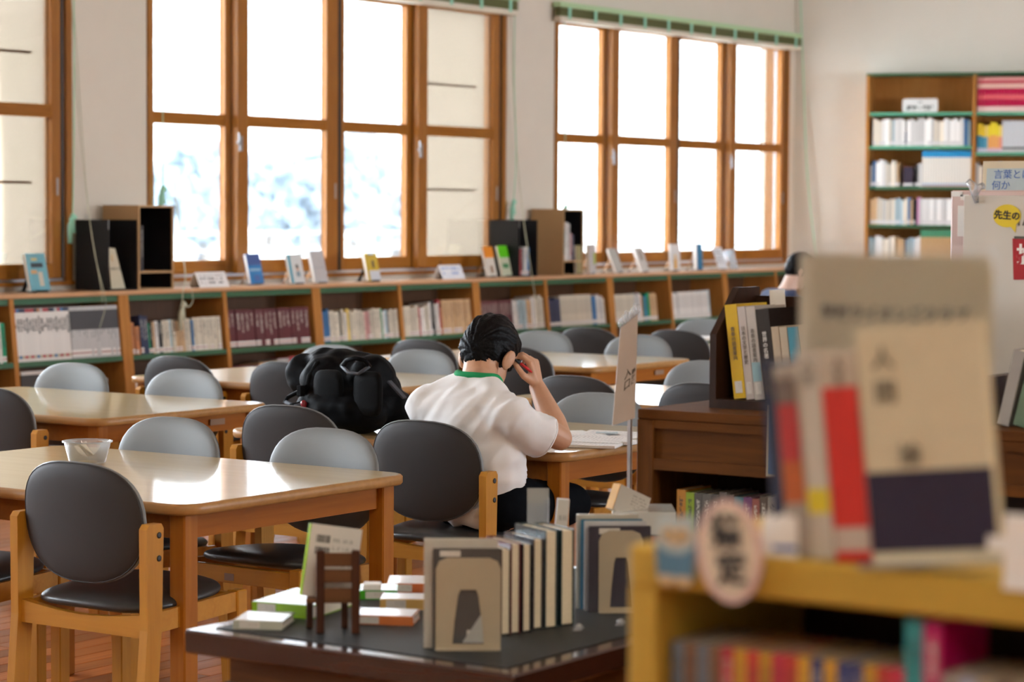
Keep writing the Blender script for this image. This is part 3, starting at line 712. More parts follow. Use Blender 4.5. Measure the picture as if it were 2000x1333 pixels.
# white title set with coloured heads, and the two-tone set beside it: the body of each is one book, its head band a part
for k in range(19):
    x = BX[1] + 0.020 + k * 0.0222
    b_ = book(FM(x) @ T(0, 0.012, 0.0005), 0.0216, 0.20, 0.292, shade(WH, 0.03), 'tall white volume of the set with bold black titles and coloured heads', 'white title set on the low bookcase', UBPW)
for k in range(20):
    x = BX[1] + 0.020 + 19 * 0.0222 + 0.006 + k * 0.0192
    b_ = book(FM(x) @ T(0, 0.012, 0.0005), 0.0187, 0.19, 0.292, shade(GRY, 0.04), 'tall volume with dark grey upper half and pale lower half', 'two-tone grey set on the low bookcase')
fill(2, [(ORG, 0.022, 0.19, 2), (ORG, 0.02, 0.165, 2), (NAVY, 0.022, 0.235, 3), (GRN, 0.012, 0.19, 1), (BLK, 0.018, 0.18, 1), (TAN, 0.022, 0.19, 1), (WH, 0.03, 0.20, 1), (BLK, 0.03, 0.195, 1), (CR_, 0.034, 0.195, 2), (LBL, 0.02, 0.19, 1), (CR_, 0.026, 0.195, 1), (TAN, 0.026, 0.195, 3), (CR_, 0.03, 0.20, 2), (BLU, 0.016, 0.19, 1), (CR_, 0.03, 0.20, 8)])
fill(3, [(MAR, 0.042, 0.232, 19)])
fill(4, [(CR_, 0.02, 0.18, 1), (BLU, 0.022, 0.205, 2), (BLU, 0.018, 0.225, 1), (CR_, 0.026, 0.195, 4), (BLK, 0.012, 0.19, 1), (CR_, 0.028, 0.20, 1), (WH, 0.026, 0.195, 1), (YEL, 0.026, 0.205, 1), (CR_, 0.026, 0.195, 6), (PINK, 0.024, 0.195, 2), (CR_, 0.028, 0.20, 4), (GRN, 0.014, 0.20, 1), (WH, 0.024, 0.19, 1), (LBL, 0.024, 0.19, 1), (NAVY, 0.014, 0.185, 1), (CR_, 0.028, 0.19, 4)])
fill(5, [(CR_, 0.026, 0.205, 7), (RED, 0.018, 0.205, 1), (WH, 0.024, 0.20, 2), (CR_, 0.024, 0.215, 2), (WH, 0.026, 0.24, 1), (BLK, 0.026, 0.235, 2), (WH, 0.02, 0.215, 2), (RED, 0.020, 0.235, 1), (ORG, 0.018, 0.20, 1), (TAN, 0.0235, 0.235, 15)])
fill(6, [(PINK, 0.024, 0.22, 0), (MAR, 0.0225, 0.215, 18), (WH, 0.024, 0.21, 3), (LBL, 0.026, 0.215, 4), (TAN, 0.022, 0.215, 3), (WH, 0.024, 0.23, 2), (CR_, 0.022, 0.235, 5)])
FARB.append((7, [(NAVY, 0.026, 0.21, 6), (CR_, 0.0215, 0.228, 20), (BLU, 0.022, 0.215, 3), (WH, 0.022, 0.225, 2), (GRY, 0.024, 0.215, 2), (CR_, 0.024, 0.2, 1)]))
FARB.append((8, [(CR_, 0.0215, 0.215, 15), (GRY, 0.026, 0.215, 3), (WH, 0.024, 0.22, 1), (ORG, 0.024, 0.21, 1), (TEAL, 0.034, 0.19, 1), (BLU, 0.024, 0.2, 1), (GRN, 0.024, 0.215, 2), (TAN, 0.026, 0.22, 4)]))
FARB.append((9, [(WH, 0.028, 0.205, 3), (GRY, 0.024, 0.225, 1), (WH, 0.020, 0.212, 24), (LBL, 0.024, 0.22, 1)]))
# heads of the white set / lower halves of the two-tone set
hb = [RED, NAVY, RED, GRY, BLK, RED, NAVY, BLU, GRY, BLK, RED, ORG, RED, RED, NAVY]
sets = [o for o in COL.objects if o.get('group') == 'white title set on the low bookcase']
def strip(o, z0, z1, col, nm_):
    s_ = bpy.data.objects.new(nm_, BAND); COL.objects.link(s_); s_.parent = o; s_.matrix_parent_inverse = Matrix.Identity(4)
    s_.location = (0, -0.003, z0); s_.scale = (1, 0.02, z1 - z0); s_.color = (*col, 1)
_o = MB().box((0.0, 0, 0), (1.0, 1, 1)).build('band', 'tinted'); BAND = _o.data; bpy.data.objects.remove(_o)
for k, o in enumerate(sets):
    strip(o, 0.93, 0.995, hb[(k * 7) % len(hb)], 'head_band'); strip(o, 0.06, 0.115, shade(hb[(k * 5 + 2) % len(hb)], 0.1) if k % 2 else (0.5, 0.42, 0.3), 'foot_band')
sets = [o for o in COL.objects if o.get('group') == 'two-tone grey set on the low bookcase']
for k, o in enumerate(sets): strip(o, 0.55, 0.92, (0.055, 0.055, 0.06), 'dark_band'); 
# bold column of black title characters, one text per white volume
TITLES = ['人間', '日本の歴史', '自然の不思議', '世界の国々', '生きものの世界', '文学の旅', '宇宙と地球', '音楽と美術', '大地の科学', '海の生物']
for k, o in enumerate([o for o in COL.objects if o.get('group') == 'white title set on the low bookcase']):
    lettering(TITLES[(k * 3) % len(TITLES)], 0.80, 'ink', o, Matrix(((1, 0, 0, 0.5), (0, 0, 0, -0.005), (0, 0.062, 0, 0.68), (0, 0, 0, 1))), 'title', 0.0, vertical=True, bold=0.03)
NSHELF = NB[0]
# ================================================================== things on the worktop
WZ = SZ + 0.026
def wpt(px, py): p = onz(px, py, WZ); p.y = min(max(p.y, SF + 0.03), 9.98); return p
def shown_book(px, py, w_, h_, th, col, label, stand='clear_plastic', lean=0.24, turn=0.0, pages='pages_white', art=None, name='display_book', z=None, Y=None, stand_label=None):
    """book shown front-on, leaning back on a small easel; cover faces the room (-Y)"""
    p = wpt(px, py) if z is None else Vector((px, Y, z)); w_ *= 1.12; h_ *= 1.15
    t = empty(name, (p.x, p.y, p.z + 0.0), turn, label, 'book')
    L = RX(-lean)
    c = 0.0022
    M = T(0, 0, 0.009) @ L
    cv = MB().rbox((-w_ / 2, -c, 0), (w_ / 2, 0, h_), 0.0006, 0, M).rbox((-w_ / 2, th, 0), (w_ / 2, th + c, h_), 0.0006, 0, M).box((w_ / 2 - 0.0015, 0, 0), (w_ / 2, th, h_), 0, M).build('cover', 'tinted_gloss', t)
    cv.color = (*col, 1)
    MB().box((-w_ / 2 + 0.002, 0.0, 0.003), (w_ / 2 - 0.002, th, h_ - 0.003), 0, M).build('page_block', pages, t)
    if art:
        for (x0, x1, z0, z1, cc) in art:
            a = MB().box((x0 * w_, -c - 0.0006, z0 * h_), (x1 * w_, -c, z1 * h_), 0, M).build('cover_print_glare', 'tinted', cv); a.color = (*cc, 1)
    if stand:
        e = empty('book_easel', (p.x, p.y, p.z), turn, stand_label or 'small easel under the ' + ' '.join(label.split()[:9]), 'easel', 'book easels on the worktop')
        hh = h_ * 0.72
        E_ = MB(); Mb = T(0, th + 2 * c + 0.001, 0.0) @ L
        E_.box((-w_ * 0.3, 0.0, 0.004), (w_ * 0.3, 0.003, hh), 0, Mb); E_.box((-w_ * 0.3, -0.012, 0.0), (w_ * 0.3, th + 0.035, 0.003)); E_.box((-w_ * 0.3, -0.012, 0.003), (w_ * 0.3, -0.009, 0.012))
        top = Mb @ Vector((0, 0.003, hh)); E_.beam((0, top.y, top.z), (0, top.y + 0.075, 0.0), 0.03, 0.003, 0, (0, 1, 0)) ; E_.box((-w_ * 0.3, th + 0.02, 0.0), (w_ * 0.3, top.y + 0.08, 0.003))
        E_.build('easel_frame', stand, e)
    return t
S_ = 'leaning on the worktop easel'
shown_book(80, 571, 0.135, 0.185, 0.020, (0.17, 0.42, 0.50), 'pale blue picture-cover book on a black easel at the pier', 'black_card', art=[(-0.30, 0.30, 0.62, 0.74, (0.03, 0.04, 0.05)), (-0.25, 0.05, 0.8, 0.88, (0.5, 0.45, 0.2)), (0.0, 0.22, 0.12, 0.5, (0.55, 0.50, 0.40)), (-0.35, -0.05, 0.45, 0.55, (0.6, 0.35, 0.15))])
shown_book(503, 557, 0.115, 0.165, 0.018, (0.03, 0.20, 0.50), 'deep blue paperback leaning on a grey easel beside the white tent card', 'clear_plastic', art=[(-0.5, 0.5, 0.62, 1.0, (0.05, 0.10, 0.30)), (-0.4, 0.4, 0.42, 0.5, (0.25, 0.45, 0.62)), (-0.15, 0.25, 0.08, 0.28, (0.05, 0.12, 0.36))])
shown_book(593, 556, 0.12, 0.160, 0.018, (0.68, 0.69, 0.68), 'white book with a teal edge stripe and a small dark portrait leaning on an easel', 'clear_plastic', art=[(-0.5, -0.34, 0.0, 1.0, (0.0, 0.30, 0.44)), (-0.05, 0.22, 0.22, 0.4, (0.20, 0.26, 0.30)), (0.0, 0.18, 0.42, 0.52, (0.55, 0.30, 0.2)), (-0.02, 0.16, 0.52, 0.64, (0.03, 0.03, 0.03))])
shown_book(657, 555, 0.118, 0.178, 0.020, (0.50, 0.49, 0.50), 'plain light grey book leaning on an easel in front of the window post', 'clear_plastic', art=[(-0.4, 0.4, 0.45, 0.48, (0.35, 0.35, 0.37))])
shown_book(745, 551, 0.118, 0.160, 0.020, (0.62, 0.43, 0.05), 'yellow book with a white lower cover leaning on a dark easel', 'black_card', art=[(-0.32, 0.5, 0.0, 0.36, (0.60, 0.62, 0.66)), (-0.02, 0.16, 0.45, 0.72, (0.10, 0.08, 0.03)), (-0.2, 0.3, 0.92, 1.0, (0.30, 0.36, 0.40))])
shown_book(962, 542, 0.105, 0.185, 0.016, (0.66, 0.62, 0.55), 'book with an orange upper cover leaning next to the green one', 'clear_plastic', art=[(-0.5, 0.5, 0.62, 1.0, (0.80, 0.26, 0.01)), (-0.1, 0.2, 0.1, 0.35, (0.25, 0.14, 0.08))])
shown_book(991, 541, 0.105, 0.190, 0.016, (0.60, 0.62, 0.45), 'book with a bright green upper cover leaning next to the orange one', 'clear_plastic', art=[(-0.5, 0.5, 0.60, 1.0, (0.12, 0.60, 0.01)), (-0.3, 0.3, 0.25, 0.4, (0.05, 0.22, 0.08))])
shown_book(1176, 538, 0.085, 0.182, 0.02, (0.30, 0.27, 0.14), 'olive covered book standing before the second window', 'clear_plastic', lean=0.05)
shown_book(1194, 537, 0.085, 0.188, 0.02, (0.52, 0.50, 0.50), 'pale grey book with a green patch next to the olive book', 'clear_plastic', lean=0.05, art=[(0.1, 0.5, 0.3, 0.7, (0.35, 0.42, 0.12))])
shown_book(1241, 535, 0.10, 0.170, 0.016, (0.46, 0.45, 0.42), 'thin sand-grey book steeply leaning before the second window', 'clear_plastic', lean=0.42)
shown_book(1277, 533, 0.105, 0.170, 0.020, (0.60, 0.58, 0.55), 'white book with a tall brown panel on its cover', 'clear_plastic', lean=0.36, art=[(-0.12, 0.18, 0.45, 0.88, (0.22, 0.18, 0.14))])
shown_book(1338, 531, 0.13, 0.180, 0.012, (0.74, 0.73, 0.72), 'white book with an orange cone on its cover', 'clear_plastic', lean=0.06, art=[(-0.16, 0.14, 0.05, 0.42, (0.75, 0.40, 0.05)), (-0.10, 0.08, 0.42, 0.6, (0.75, 0.45, 0.10))])
shown_book(1367, 529, 0.085, 0.180, 0.03, (0.03, 0.24, 0.42), 'bright blue book with an orange side standing near the last window post', 'clear_plastic', lean=0.05, art=[(-0.5, -0.42, 0, 1, (0.5, 0.2, 0.05)), (-0.05, 0.15, 0, 1, (0.02, 0.14, 0.34))])
def tent(px, py, w_, h_, mat, label, turn=0.0):
    p = wpt(px, py); t = empty('tent_card', (p.x, p.y, p.z), turn, label, 'sign')
    MB().box((-w_ / 2, 0, 0), (w_ / 2, 0.0015, h_), 0, RX(-0.45)).build('front_leaf', mat, t)
    q = RX(-0.45) @ Vector((0, 0, h_)); MB().beam((0, q.y + 0.001, q.z), (0, q.y * 2 + 0.002, 0.0), w_, 0.0015, 0, (0, 1, 0)).build('back_leaf', 'paper', t)
    return t
tent(420, 561, 0.27, 0.10, 'tent_print', 'white tent card with black vertical writing on the worktop')
tent(888, 545, 0.26, 0.105, 'tent_print_blue', 'white tent card with blue writing on the worktop')
p = wpt(1413, 527); t = empty('printed_form', p, 0, 'printed grey form sheet on a dark easel near the corner', 'sign')
MB().box((-0.075, 0, 0), (0.075, 0.003, 0.185), 0, T(0, 0, 0.008) @ RX(-0.36)).build('sheet', 'form_print', t)
MB().box((-0.04, 0.004, 0), (0.04, 0.008, 0.12), 0, RX(-0.36)).box((-0.04, -0.012, 0), (0.04, 0.12, 0.004)).build('easel_back', 'black_card', t)
p = wpt(1452, 527); t = empty('acrylic_stand', p, 0, 'empty clear acrylic A-frame stand next to the printed form', 'stand')
MB().box((-0.06, 0, 0), (0.06, 0.004, 0.17), 0, RX(-0.3)).build('front_plate', 'clear_film', t); MB().box((-0.06, 0.13, 0), (0.06, 0.134, 0.17), 0, T(0, 0.0, 0) @ T(0, 0.132, 0) @ RX(0.42) @ T(0, -0.132, 0)).build('rear_plate', 'clear_film', t)

# black open boxes and the wooden box shelves beside them
def black_box(px, py, w_, h_, d_, label):
    p = wpt(px, py); t = empty('open_box', (p.x, SF + 0.035, WZ), 0, label, 'box'); th = 0.006
    b_ = MB().box((0, 0, 0), (th, d_, h_)).box((w_ - th, 0, 0), (w_, d_, h_)).box((th, 0, 0), (w_ - th, d_, th)).box((th, d_ - th, th), (w_ - th, d_, h_)); b_.build('box_walls', 'black_card', t)
    MB().box((0.0, -0.0008, h_ - 0.055), (0.004, 0.0, h_ - 0.002)).build('edge_tab', 'steel', t)
    return t
def box_shelf(px, py, w_, h_, d_, label, zs=0.095):
    p = wpt(px, py); t = empty('box_shelf', (p.x, SF + 0.025, WZ), 0, label, 'shelf'); th = 0.012
    MB().box((0, 0, 0), (th, d_, h_)).build('side_panel', 'mdf', t); MB().box((w_ - th, 0, 0), (w_, d_, h_)).build('side_panel', 'mdf', t)
    MB().box((th, 0, h_ - th), (w_ - th, d_, h_)).build('top_panel', 'mdf', t); MB().box((th, 0, 0), (w_ - th, d_, 0.006)).build('bottom_panel', 'mdf', t)
    MB().box((th, 0.002, zs), (w_ - th, d_ - 0.006, zs + 0.012)).build('shelf_board', 'mdf', t)
    MB().box((th, d_ - 0.006, 0.006), (w_ - th, d_, h_ - th)).box((th, 0.012, 0.006), (th + 0.0015, d_ - 0.006, h_ - th)).box((w_ - th - 0.0015, 0.012, 0.006), (w_ - th, d_ - 0.006, h_ - th)).build('lining', 'black_card', t)
    return t
bb = black_box(202, 568, 0.238, 0.405, 0.26, 'black open-fronted box holding a cream card, on the worktop')
bx1 = box_shelf(287, 567, 0.30, 0.49, 0.285, 'tan wooden box shelf with black lining next to the black box with the card')
bb2 = black_box(1014, 541, 0.235, 0.405, 0.26, 'black open-fronted box holding a few books, on the worktop')
bx2 = box_shelf(1093, 538, 0.275, 0.485, 0.285, 'tan wooden box shelf crowded with books near the second window')
t = empty('cream_card', bb.location + Vector((0.095, 0.07, 0.0065)), 0, 'cream card with a small drawing leaning inside the black box', 'sign')
cp = [(0.0, 0), (0.115, 0), (0.06, 0.235), (0.0, 0.24)]
MB().prism([(x, y) for x, y in cp], 0, 0.002, 0, RX(PI / 2 - 0.12)).build('card', 'placard_cream', t)
M0 = RX(PI / 2 - 0.12)
MB().lathe([(0.016, 0.0021), (0.016, 0.0026)], 10, 0, M0 @ T(0.028, 0.18, 0), 0.7, 1.4).build('drawing', 'owl_tan', t)
lettering('お知らせ', 0.022, 'ink', t, M0 @ T(0.045, 0.115, 0.0026))
def standing(parent_thing, x, y, z, w_, d_, h_, col, label, grp, me=UBW, lean=0.0):
    M = T(*(parent_thing.location + Vector((x, y, z)))) @ RY(lean); return book(M, w_, d_, h_, col, label, grp, me)
standing(bx1, 0.016, 0.03, 0.1075, 0.018, 0.17, 0.235, (0.16, 0.16, 0.17), 'grey booklet in the first box shelf', None)
standing(bx1, 0.040, 0.02, 0.1075, 0.022, 0.17, 0.265, (0.035, 0.035, 0.04), 'black volume with pale spine lettering in the first box shelf', None)
for k, (c, h_, th) in enumerate([(TEAL, 0.23, 0.055), (WH, 0.28, 0.035), (GRY, 0.27, 0.03), (PINK, 0.2, 0.02), (NAVY, 0.19, 0.03)]):
    standing(bx2, 0.014 + [0, 0.056, 0.0925, 0.124, 0.146][k], 0.03, 0.1075, th * 0.95, 0.17, h_, c, CN[c] + ' book in the second box shelf', None)
x_ = 0.085
for c, h_, th in [(RED, 0.19, 0.018), (BLK, 0.19, 0.02), (GRY, 0.20, 0.03), (WH, 0.205, 0.02), (BLU, 0.2, 0.028)]:
    standing(bb2, x_, 0.05, 0.0065, th, 0.15, h_, c, CN[c] + ' book inside the second black box', None); x_ += th + 0.001

# ---- blind cords
def cord(name, pts, r, mat, label, tassel=None):
    t = empty(name, pts[0], 0, label, 'cord'); o = Vector(pts[0])
    # smooth the polyline
    P = [Vector(p) - o for p in pts]; Q = []
    for i in range(len(P) - 1):
        p0, p1, p2, p3 = P[max(i - 1, 0)], P[i], P[i + 1], P[min(i + 2, len(P) - 1)]
        for k in range(8):
            u = k / 8; Q.append(0.5 * ((2 * p1) + (p2 - p0) * u + (2 * p0 - 5 * p1 + 4 * p2 - p3) * u * u + (3 * p1 - p0 - 3 * p2 + p3) * u ** 3))
    Q.append(P[-1]); MB().tube(Q, r, 5).build('cord_line', mat, t)
    if tassel is not None:
        e = P[tassel] if isinstance(tassel, int) else Vector(tassel) - o
        kn = MB()
        for k in range(4): kn.lathe([(0, -0.016), (0.012, -0.010), (0.015, 0), (0.010, 0.012), (0, 0.016)], 8, M=T(e.x + 0.012 * math.cos(k * 1.7), e.y - 0.004, e.z + 0.010 * math.sin(k * 2.1)))
        kn.tube([e, e + Vector((-0.02, 0, -0.05)), e + Vector((-0.022, 0, -0.15))], [0.012, 0.016, 0.013], 6).tube([e, e + Vector((0.006, -0.003, -0.09))], [0.008, 0.012], 6)
        kn.build('cord_knot', 'tape_green' if mat == 'cord_green' else mat, t)
    return t
def cp(px, py, Y=9.99): return onY(px, py, Y)
cord('blind_cord', [cp(144, -20), cp(145, 120), cp(144, 300), cp(142, 425)], 0.0045, 'cord_green', 'green blind cord with a knotted end on the pier by the black box', -1)
cord('blind_cord', [cp(139, -10), cp(150, 180), cp(163, 330), cp(178, 450, 9.72), cp(197, 560, 9.66), cp(200, 592, 9.66)], 0.0022, 'cord_pale', 'pale blind cord trailing down over the worktop edge by the cream card')
cord('blind_cord', [cp(143, -10), cp(158, 220), cp(172, 400), cp(186, 500, 9.70), cp(204, 575, 9.655), cp(206, 600, 9.655), cp(195, 640, 9.64)], 0.0022, 'cord_pale', 'second pale blind cord trailing beside the first over the worktop edge')
cord('blind_cord', [cp(317, -10), cp(318, 200), cp(318, 370)], 0.003, 'cord_green', 'thin green blind cord hanging to the top of the first box shelf', -1)
cord('blind_cord', [cp(338, 340), cp(350, 440, 9.98), cp(362, 535, 9.75), cp(358, 566, 9.66), cp(357, 590, 9.66), cp(366, 600, 9.66), cp(376, 590, 9.66), cp(375, 568, 9.66)], 0.0035, 'cord_pale', 'pale cord looped and knotted below the worktop under the white tent card', (onY(357, 596, 9.655)))
cord('blind_cord', [cp(1006, -10), cp(1004, 150), cp(1008, 300), cp(1003, 395)], 0.0045, 'cord_green', 'green blind cord with a knotted end on the pier by the second black box', -1)
cord('blind_cord', [cp(996, -10), cp(1004, 200), cp(1012, 330), cp(1024, 440, 9.72), cp(1040, 545, 9.66), cp(1046, 585, 9.66)], 0.0035, 'cord_pale', 'pale blind cord crossing the second black box and worktop edge')
cord('blind_cord', [cp(1102, 5), cp(1103, 130), cp(1104, 270), cp(1104, 405)], 0.0035, 'cord_green', 'thin green blind cord hanging to the top of the second box shelf', -1)
cord('blind_cord', [cp(1563, -10), cp(1569, 150, 9.96), cp(1576, 330, 9.9), cp(1590, 470, 9.84), cp(1600, 540, 9.8)], 0.007, 'cord_green', 'thick green blind cord hanging in the corner by the end wall')

# ================================================================== tall bookcase on the end wall
EB = COR + EDIR * 0.75 + ENRM * 0.02       # back left foot of the case
ang = math.atan2(EDIR.y, EDIR.x)
pL = onpl(1693, 300, COR + ENRM * 0.32, ENRM); s0 = (pL - COR).dot(EDIR)
tb = empty('tall_bookcase', COR + EDIR * s0 + ENRM * 0.01, ang, 'tall wooden bookcase with green shelf edges against the end wall', 'bookcase')
EBM = Matrix.Translation(tb.location) @ RZ(ang)        # local: x along wall to the right, y = into wall is +? (y positive left of x)
# local y axis points away from the room; the case occupies y from -0.31 to 0
W1 = 0.905
ztop = 2.60
for k in range(4): MB().box((k * W1 - 0.012, -0.31, 0), (k * W1 + 0.014, 0, ztop)).build('upright', 'case_wood', tb)
MB().box((-0.012, -0.31, ztop), (3 * W1 + 0.014, 0, ztop + 0.02)).build('top_board', 'green_metal', tb)
MB().box((0.0, -0.008, 0.05), (3 * W1, 0, ztop)).build('back_panel', 'case_wood', tb)
MB().box((0.0, -0.29, 0.0), (3 * W1, -0.27, 0.08)).build('plinth', 'case_wood', tb)
LEV = [[2.285, 2.0, 1.652, 1.325, 1.0, 0.66, 0.32, 0.08], [2.285, 1.945, 1.6, 1.27, 0.95, 0.62, 0.30, 0.08], [2.285, 1.945, 1.6, 1.27, 0.95, 0.62, 0.30, 0.08]]
for k in range(3):
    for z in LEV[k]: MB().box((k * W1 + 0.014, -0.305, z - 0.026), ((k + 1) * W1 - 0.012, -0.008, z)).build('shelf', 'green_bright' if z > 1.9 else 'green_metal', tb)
stuff = MB()
def sbook(col_i, lev, x, w_, h_, d_, bands):
    """one volume of the far bookcase, built of its coloured bands; bands: (z0, z1, colour)"""
    z = LEV[col_i][lev]; X = col_i * W1 + 0.016 + x
    for z0, z1, c in bands:
        stuff.cur = (*c, 1); stuff.box((X, -0.295, z + z0 * h_), (X + w_ * 0.90, -0.295 + d_, z + z1 * h_))
def srow(col_i, lev, x, specs):
    for c, w_, h_, n in specs:
        for _ in range(n):
            ww = w_ * R.uniform(0.85, 1.15); hh = h_ * (R.uniform(0.93, 1.05) if n < 9 else 1)
            if x + ww > W1 - 0.032: return
            if c is not None:
                if isinstance(c, list): sbook(col_i, lev, x, ww, hh, 0.16, c)
                else:
                    cc = shade(c, 0.30); sbook(col_i, lev, x, ww, hh, 0.15, [(0, 0.05, cc), (0.05, 0.17, (0.72, 0.70, 0.70)), (0.17, 1, cc)] if R.random() < 0.6 else [(0, 1, cc)])
            x += ww
WHB = (0.80, 0.78, 0.75); CRB = (0.78, 0.70, 0.58)
srow(0, 1, 0.03, [(CRB, 0.03, 0.225, 3), (WHB, 0.03, 0.235, 2), (CRB, 0.024, 0.22, 1), (LBL, 0.02, 0.22, 1), (WHB, 0.03, 0.225, 3), (NAVY, 0.014, 0.12, 1), (WHB, 0.03, 0.225, 7), (GRY, 0.02, 0.215, 1), (CRB, 0.028, 0.222, 3), (WHB, 0.03, 0.225, 6), (BLU, 0.028, 0.225, 1), (LBL, 0.025, 0.22, 1), (WHB, 0.022, 0.222, 2), (BLK, 0.025, 0.215, 1), (CRB, 0.026, 0.222, 3), (WHB, 0.03, 0.235, 3), (CRB, 0.026, 0.22, 3), (None, 0.012, 0, 1), (TAN, 0.026, 0.222, 1)])
srow(0, 2, 0.01, [(GRY, 0.022, 0.2, 1), (BLU, 0.024, 0.21, 1), (WHB, 0.028, 0.21, 1), (WHB, 0.028, 0.225, 2), (CRB, 0.024, 0.21, 4), (TAN, 0.02, 0.205, 1), (None, 0.03, 0, 1), ((0.04, 0.03, 0.05), 0.085, 0.165, 1), (None, 0.01, 0, 1), (BLK, 0.028, 0.20, 1), (WHB, 0.035, 0.205, 1), ([(0, 0.04, PINK), (0.04, 0.10, (0.45, 0.55, 0.65)), (0.10, 0.82, (0.80, 0.76, 0.68)), (0.82, 1, (0.02, 0.30, 0.62))], 0.0215, 0.305, 20)])
srow(0, 3, 0.015, [(TAN, 0.03, 0.225, 2), (CRB, 0.026, 0.23, 2), (WHB, 0.022, 0.225, 1), (CRB, 0.026, 0.22, 3), (LBL, 0.024, 0.22, 3), (CRB, 0.024, 0.22, 2), (BLU, 0.022, 0.225, 1), (TAN, 0.022, 0.22, 1), (BLK, 0.022, 0.22, 2), ((0.55, 0.25, 0.42), 0.022, 0.24, 1), (WHB, 0.028, 0.225, 20)])
srow(0, 4, 0.01, [(LBL, 0.026, 0.215, 2), (WHB, 0.03, 0.235, 2), (CRB, 0.026, 0.215, 4), (TAN, 0.026, 0.215, 3), (NAVY, 0.016, 0.21, 1), (LBL, 0.026, 0.21, 3), (WHB, 0.024, 0.215, 2), ([(0, 0.78, (0.58, 0.36, 0.17)), (0.78, 1, (0.08, 0.30, 0.16))], 0.025, 0.285, 16)])
for lv in (5, 6):
    for ci in range(3): srow(ci, lv, 0.02, [(c, 0.028, 0.22, 3) for c in (CRB, WHB, TAN, LBL, WHB, MAR, CRB, GRY, WHB, CRB, NAVY)])
srow(1, 0, 0.008, [([(0, 0.16, (0.85, 0.62, 0.58)), (0.16, 0.36, (0.50, 0.0, 0.06)), (0.36, 0.50, (0.75, 0.12, 0.14)), (0.50, 0.68, (0.50, 0.0, 0.06)), (0.68, 0.82, (0.80, 0.50, 0.42)), (0.82, 0.90, (0.5, 0.02, 0.06)), (0.90, 1.0, (0.75, 0.35, 0.32))], 0.026, 0.292, 36)])
srow(1, 1, 0.012, [([(0, 0.15, (0.62, 0.60, 0.72)), (0.15, 0.57, (0.05, 0.28, 0.42)), (0.57, 1, (0.80, 0.55, 0.03))], 0.024, 0.235, 3), ([(0, 0.15, (0.62, 0.60, 0.66)), (0.15, 0.57, (0.15, 0.38, 0.48)), (0.57, 1, (0.85, 0.62, 0.20))], 0.022, 0.235, 1), ([(0, 0.14, (0.70, 0.50, 0.60)), (0.14, 0.58, (0.85, 0.40, 0.12)), (0.58, 1, (0.85, 0.66, 0.03))], 0.024, 0.24, 4), ([(0, 0.14, (0.70, 0.55, 0.65)), (0.14, 0.58, (0.80, 0.30, 0.20)), (0.58, 1, (0.85, 0.65, 0.15))], 0.024, 0.24, 1), ([(0, 0.1, (0.6, 0.6, 0.6)), (0.1, 0.16, (0.02, 0.02, 0.02)), (0.16, 1, (0.62, 0.64, 0.66))], 0.024, 0.265, 22)])
srow(1, 2, 0.0, [(GRY, 0.03, 0.26, 1), (CRB, 0.03, 0.225, 1), (MAR, 0.03, 0.22, 1), (WHB, 0.03, 0.22, 1), (PINK, 0.034, 0.25, 1), (LBL, 0.03, 0.22, 1), (BLU, 0.03, 0.255, 1), (TAN, 0.03, 0.215, 1), (CRB, 0.03, 0.225, 8), (WHB, 0.03, 0.23, 12)])
srow(1, 3, 0.02, [(WHB, 0.028, 0.22, 8), (TAN, 0.028, 0.22, 4), (CRB, 0.028, 0.23, 8), (LBL, 0.028, 0.22, 10)])
srow(2, 0, 0.01, [(CRB, 0.028, 0.23, 30)]); srow(2, 1, 0.01, [(WHB, 0.028, 0.23, 30)])
# the little of the lower shelves of the window bookcases that shows past the chairs
def lrow(bay, x, specs):
    for c, w_, h_, n in specs:
        for _ in range(n):
            ww = w_ * R.uniform(0.9, 1.1)
            if x + ww > 0.8: return
            if c is not None:
                M = EBM.inverted() @ (T(BX[bay] + x, SF - 0.11 * (SZ - 0.245), 0.2455) @ RX(-TILT))
                for z0, z1, cc in (c if isinstance(c, list) else [(0, 1, shade(c, 0.15))]):
                    stuff.cur = (*cc, 1); stuff.box((0, 0.02, z0 * h_), (ww * 0.95, 0.17, z1 * h_), 0, M)
            x += ww
lrow(0, 0.3, [(LBL, 0.04, 0.23, 2), (CR_, 0.03, 0.2, 10)])
lrow(1, 0.05, [([(0, 0.62, (0.45, 0.43, 0.42)), (0.62, 0.93, (0.06, 0.06, 0.06)), (0.93, 1, WH)], 0.022, 0.29, 14), (None, 0.05, 0, 1), (WH, 0.026, 0.22, 12)])
lrow(2, 0.03, [(WH, 0.03, 0.2, 5), (MAR, 0.03, 0.23, 18)]); lrow(3, 0.03, [(MAR, 0.026, 0.235, 10), (TAN, 0.03, 0.245, 6), (GRY, 0.03, 0.26, 4), (RED, 0.03, 0.27, 2)])
for bq in range(4, 10): lrow(bq, 0.03, [(c, 0.028, 0.22, 3) for c in (CR_, WH, LBL, TAN, CR_, GRY, WH, CR_, PINK)])
for bay, spec in FARB:
    x = BX[bay] + 0.03
    for col, th, h_, n in spec:
        for _ in range(n):
            t_ = th * R.uniform(0.88, 1.12); hh = h_ * (R.uniform(0.93, 1.03) if n < 8 else 1.0)
            if x + t_ > BX[bay + 1] - 0.024: break
            M = EBM.inverted() @ FM(x) @ T(0, 0.012, 0.0005); c = shade(col, 0.14 if n < 8 else 0.06)
            for z0, z1, cc in ((0, 0.05, c), (0.05, 0.17, (0.66, 0.62, 0.58)), (0.17, 0.4, c), (0.4, 0.85, tuple(q * 0.86 for q in c)), (0.85, 1, c)):
                stuff.cur = (*cc, 1); stuff.box((0, 0, z0 * hh), (t_ * 0.95, hh * 0.7, z1 * hh), 0, M)
            x += t_
so = stuff.build('book_rows', 'book_attr'); so.matrix_world = EBM
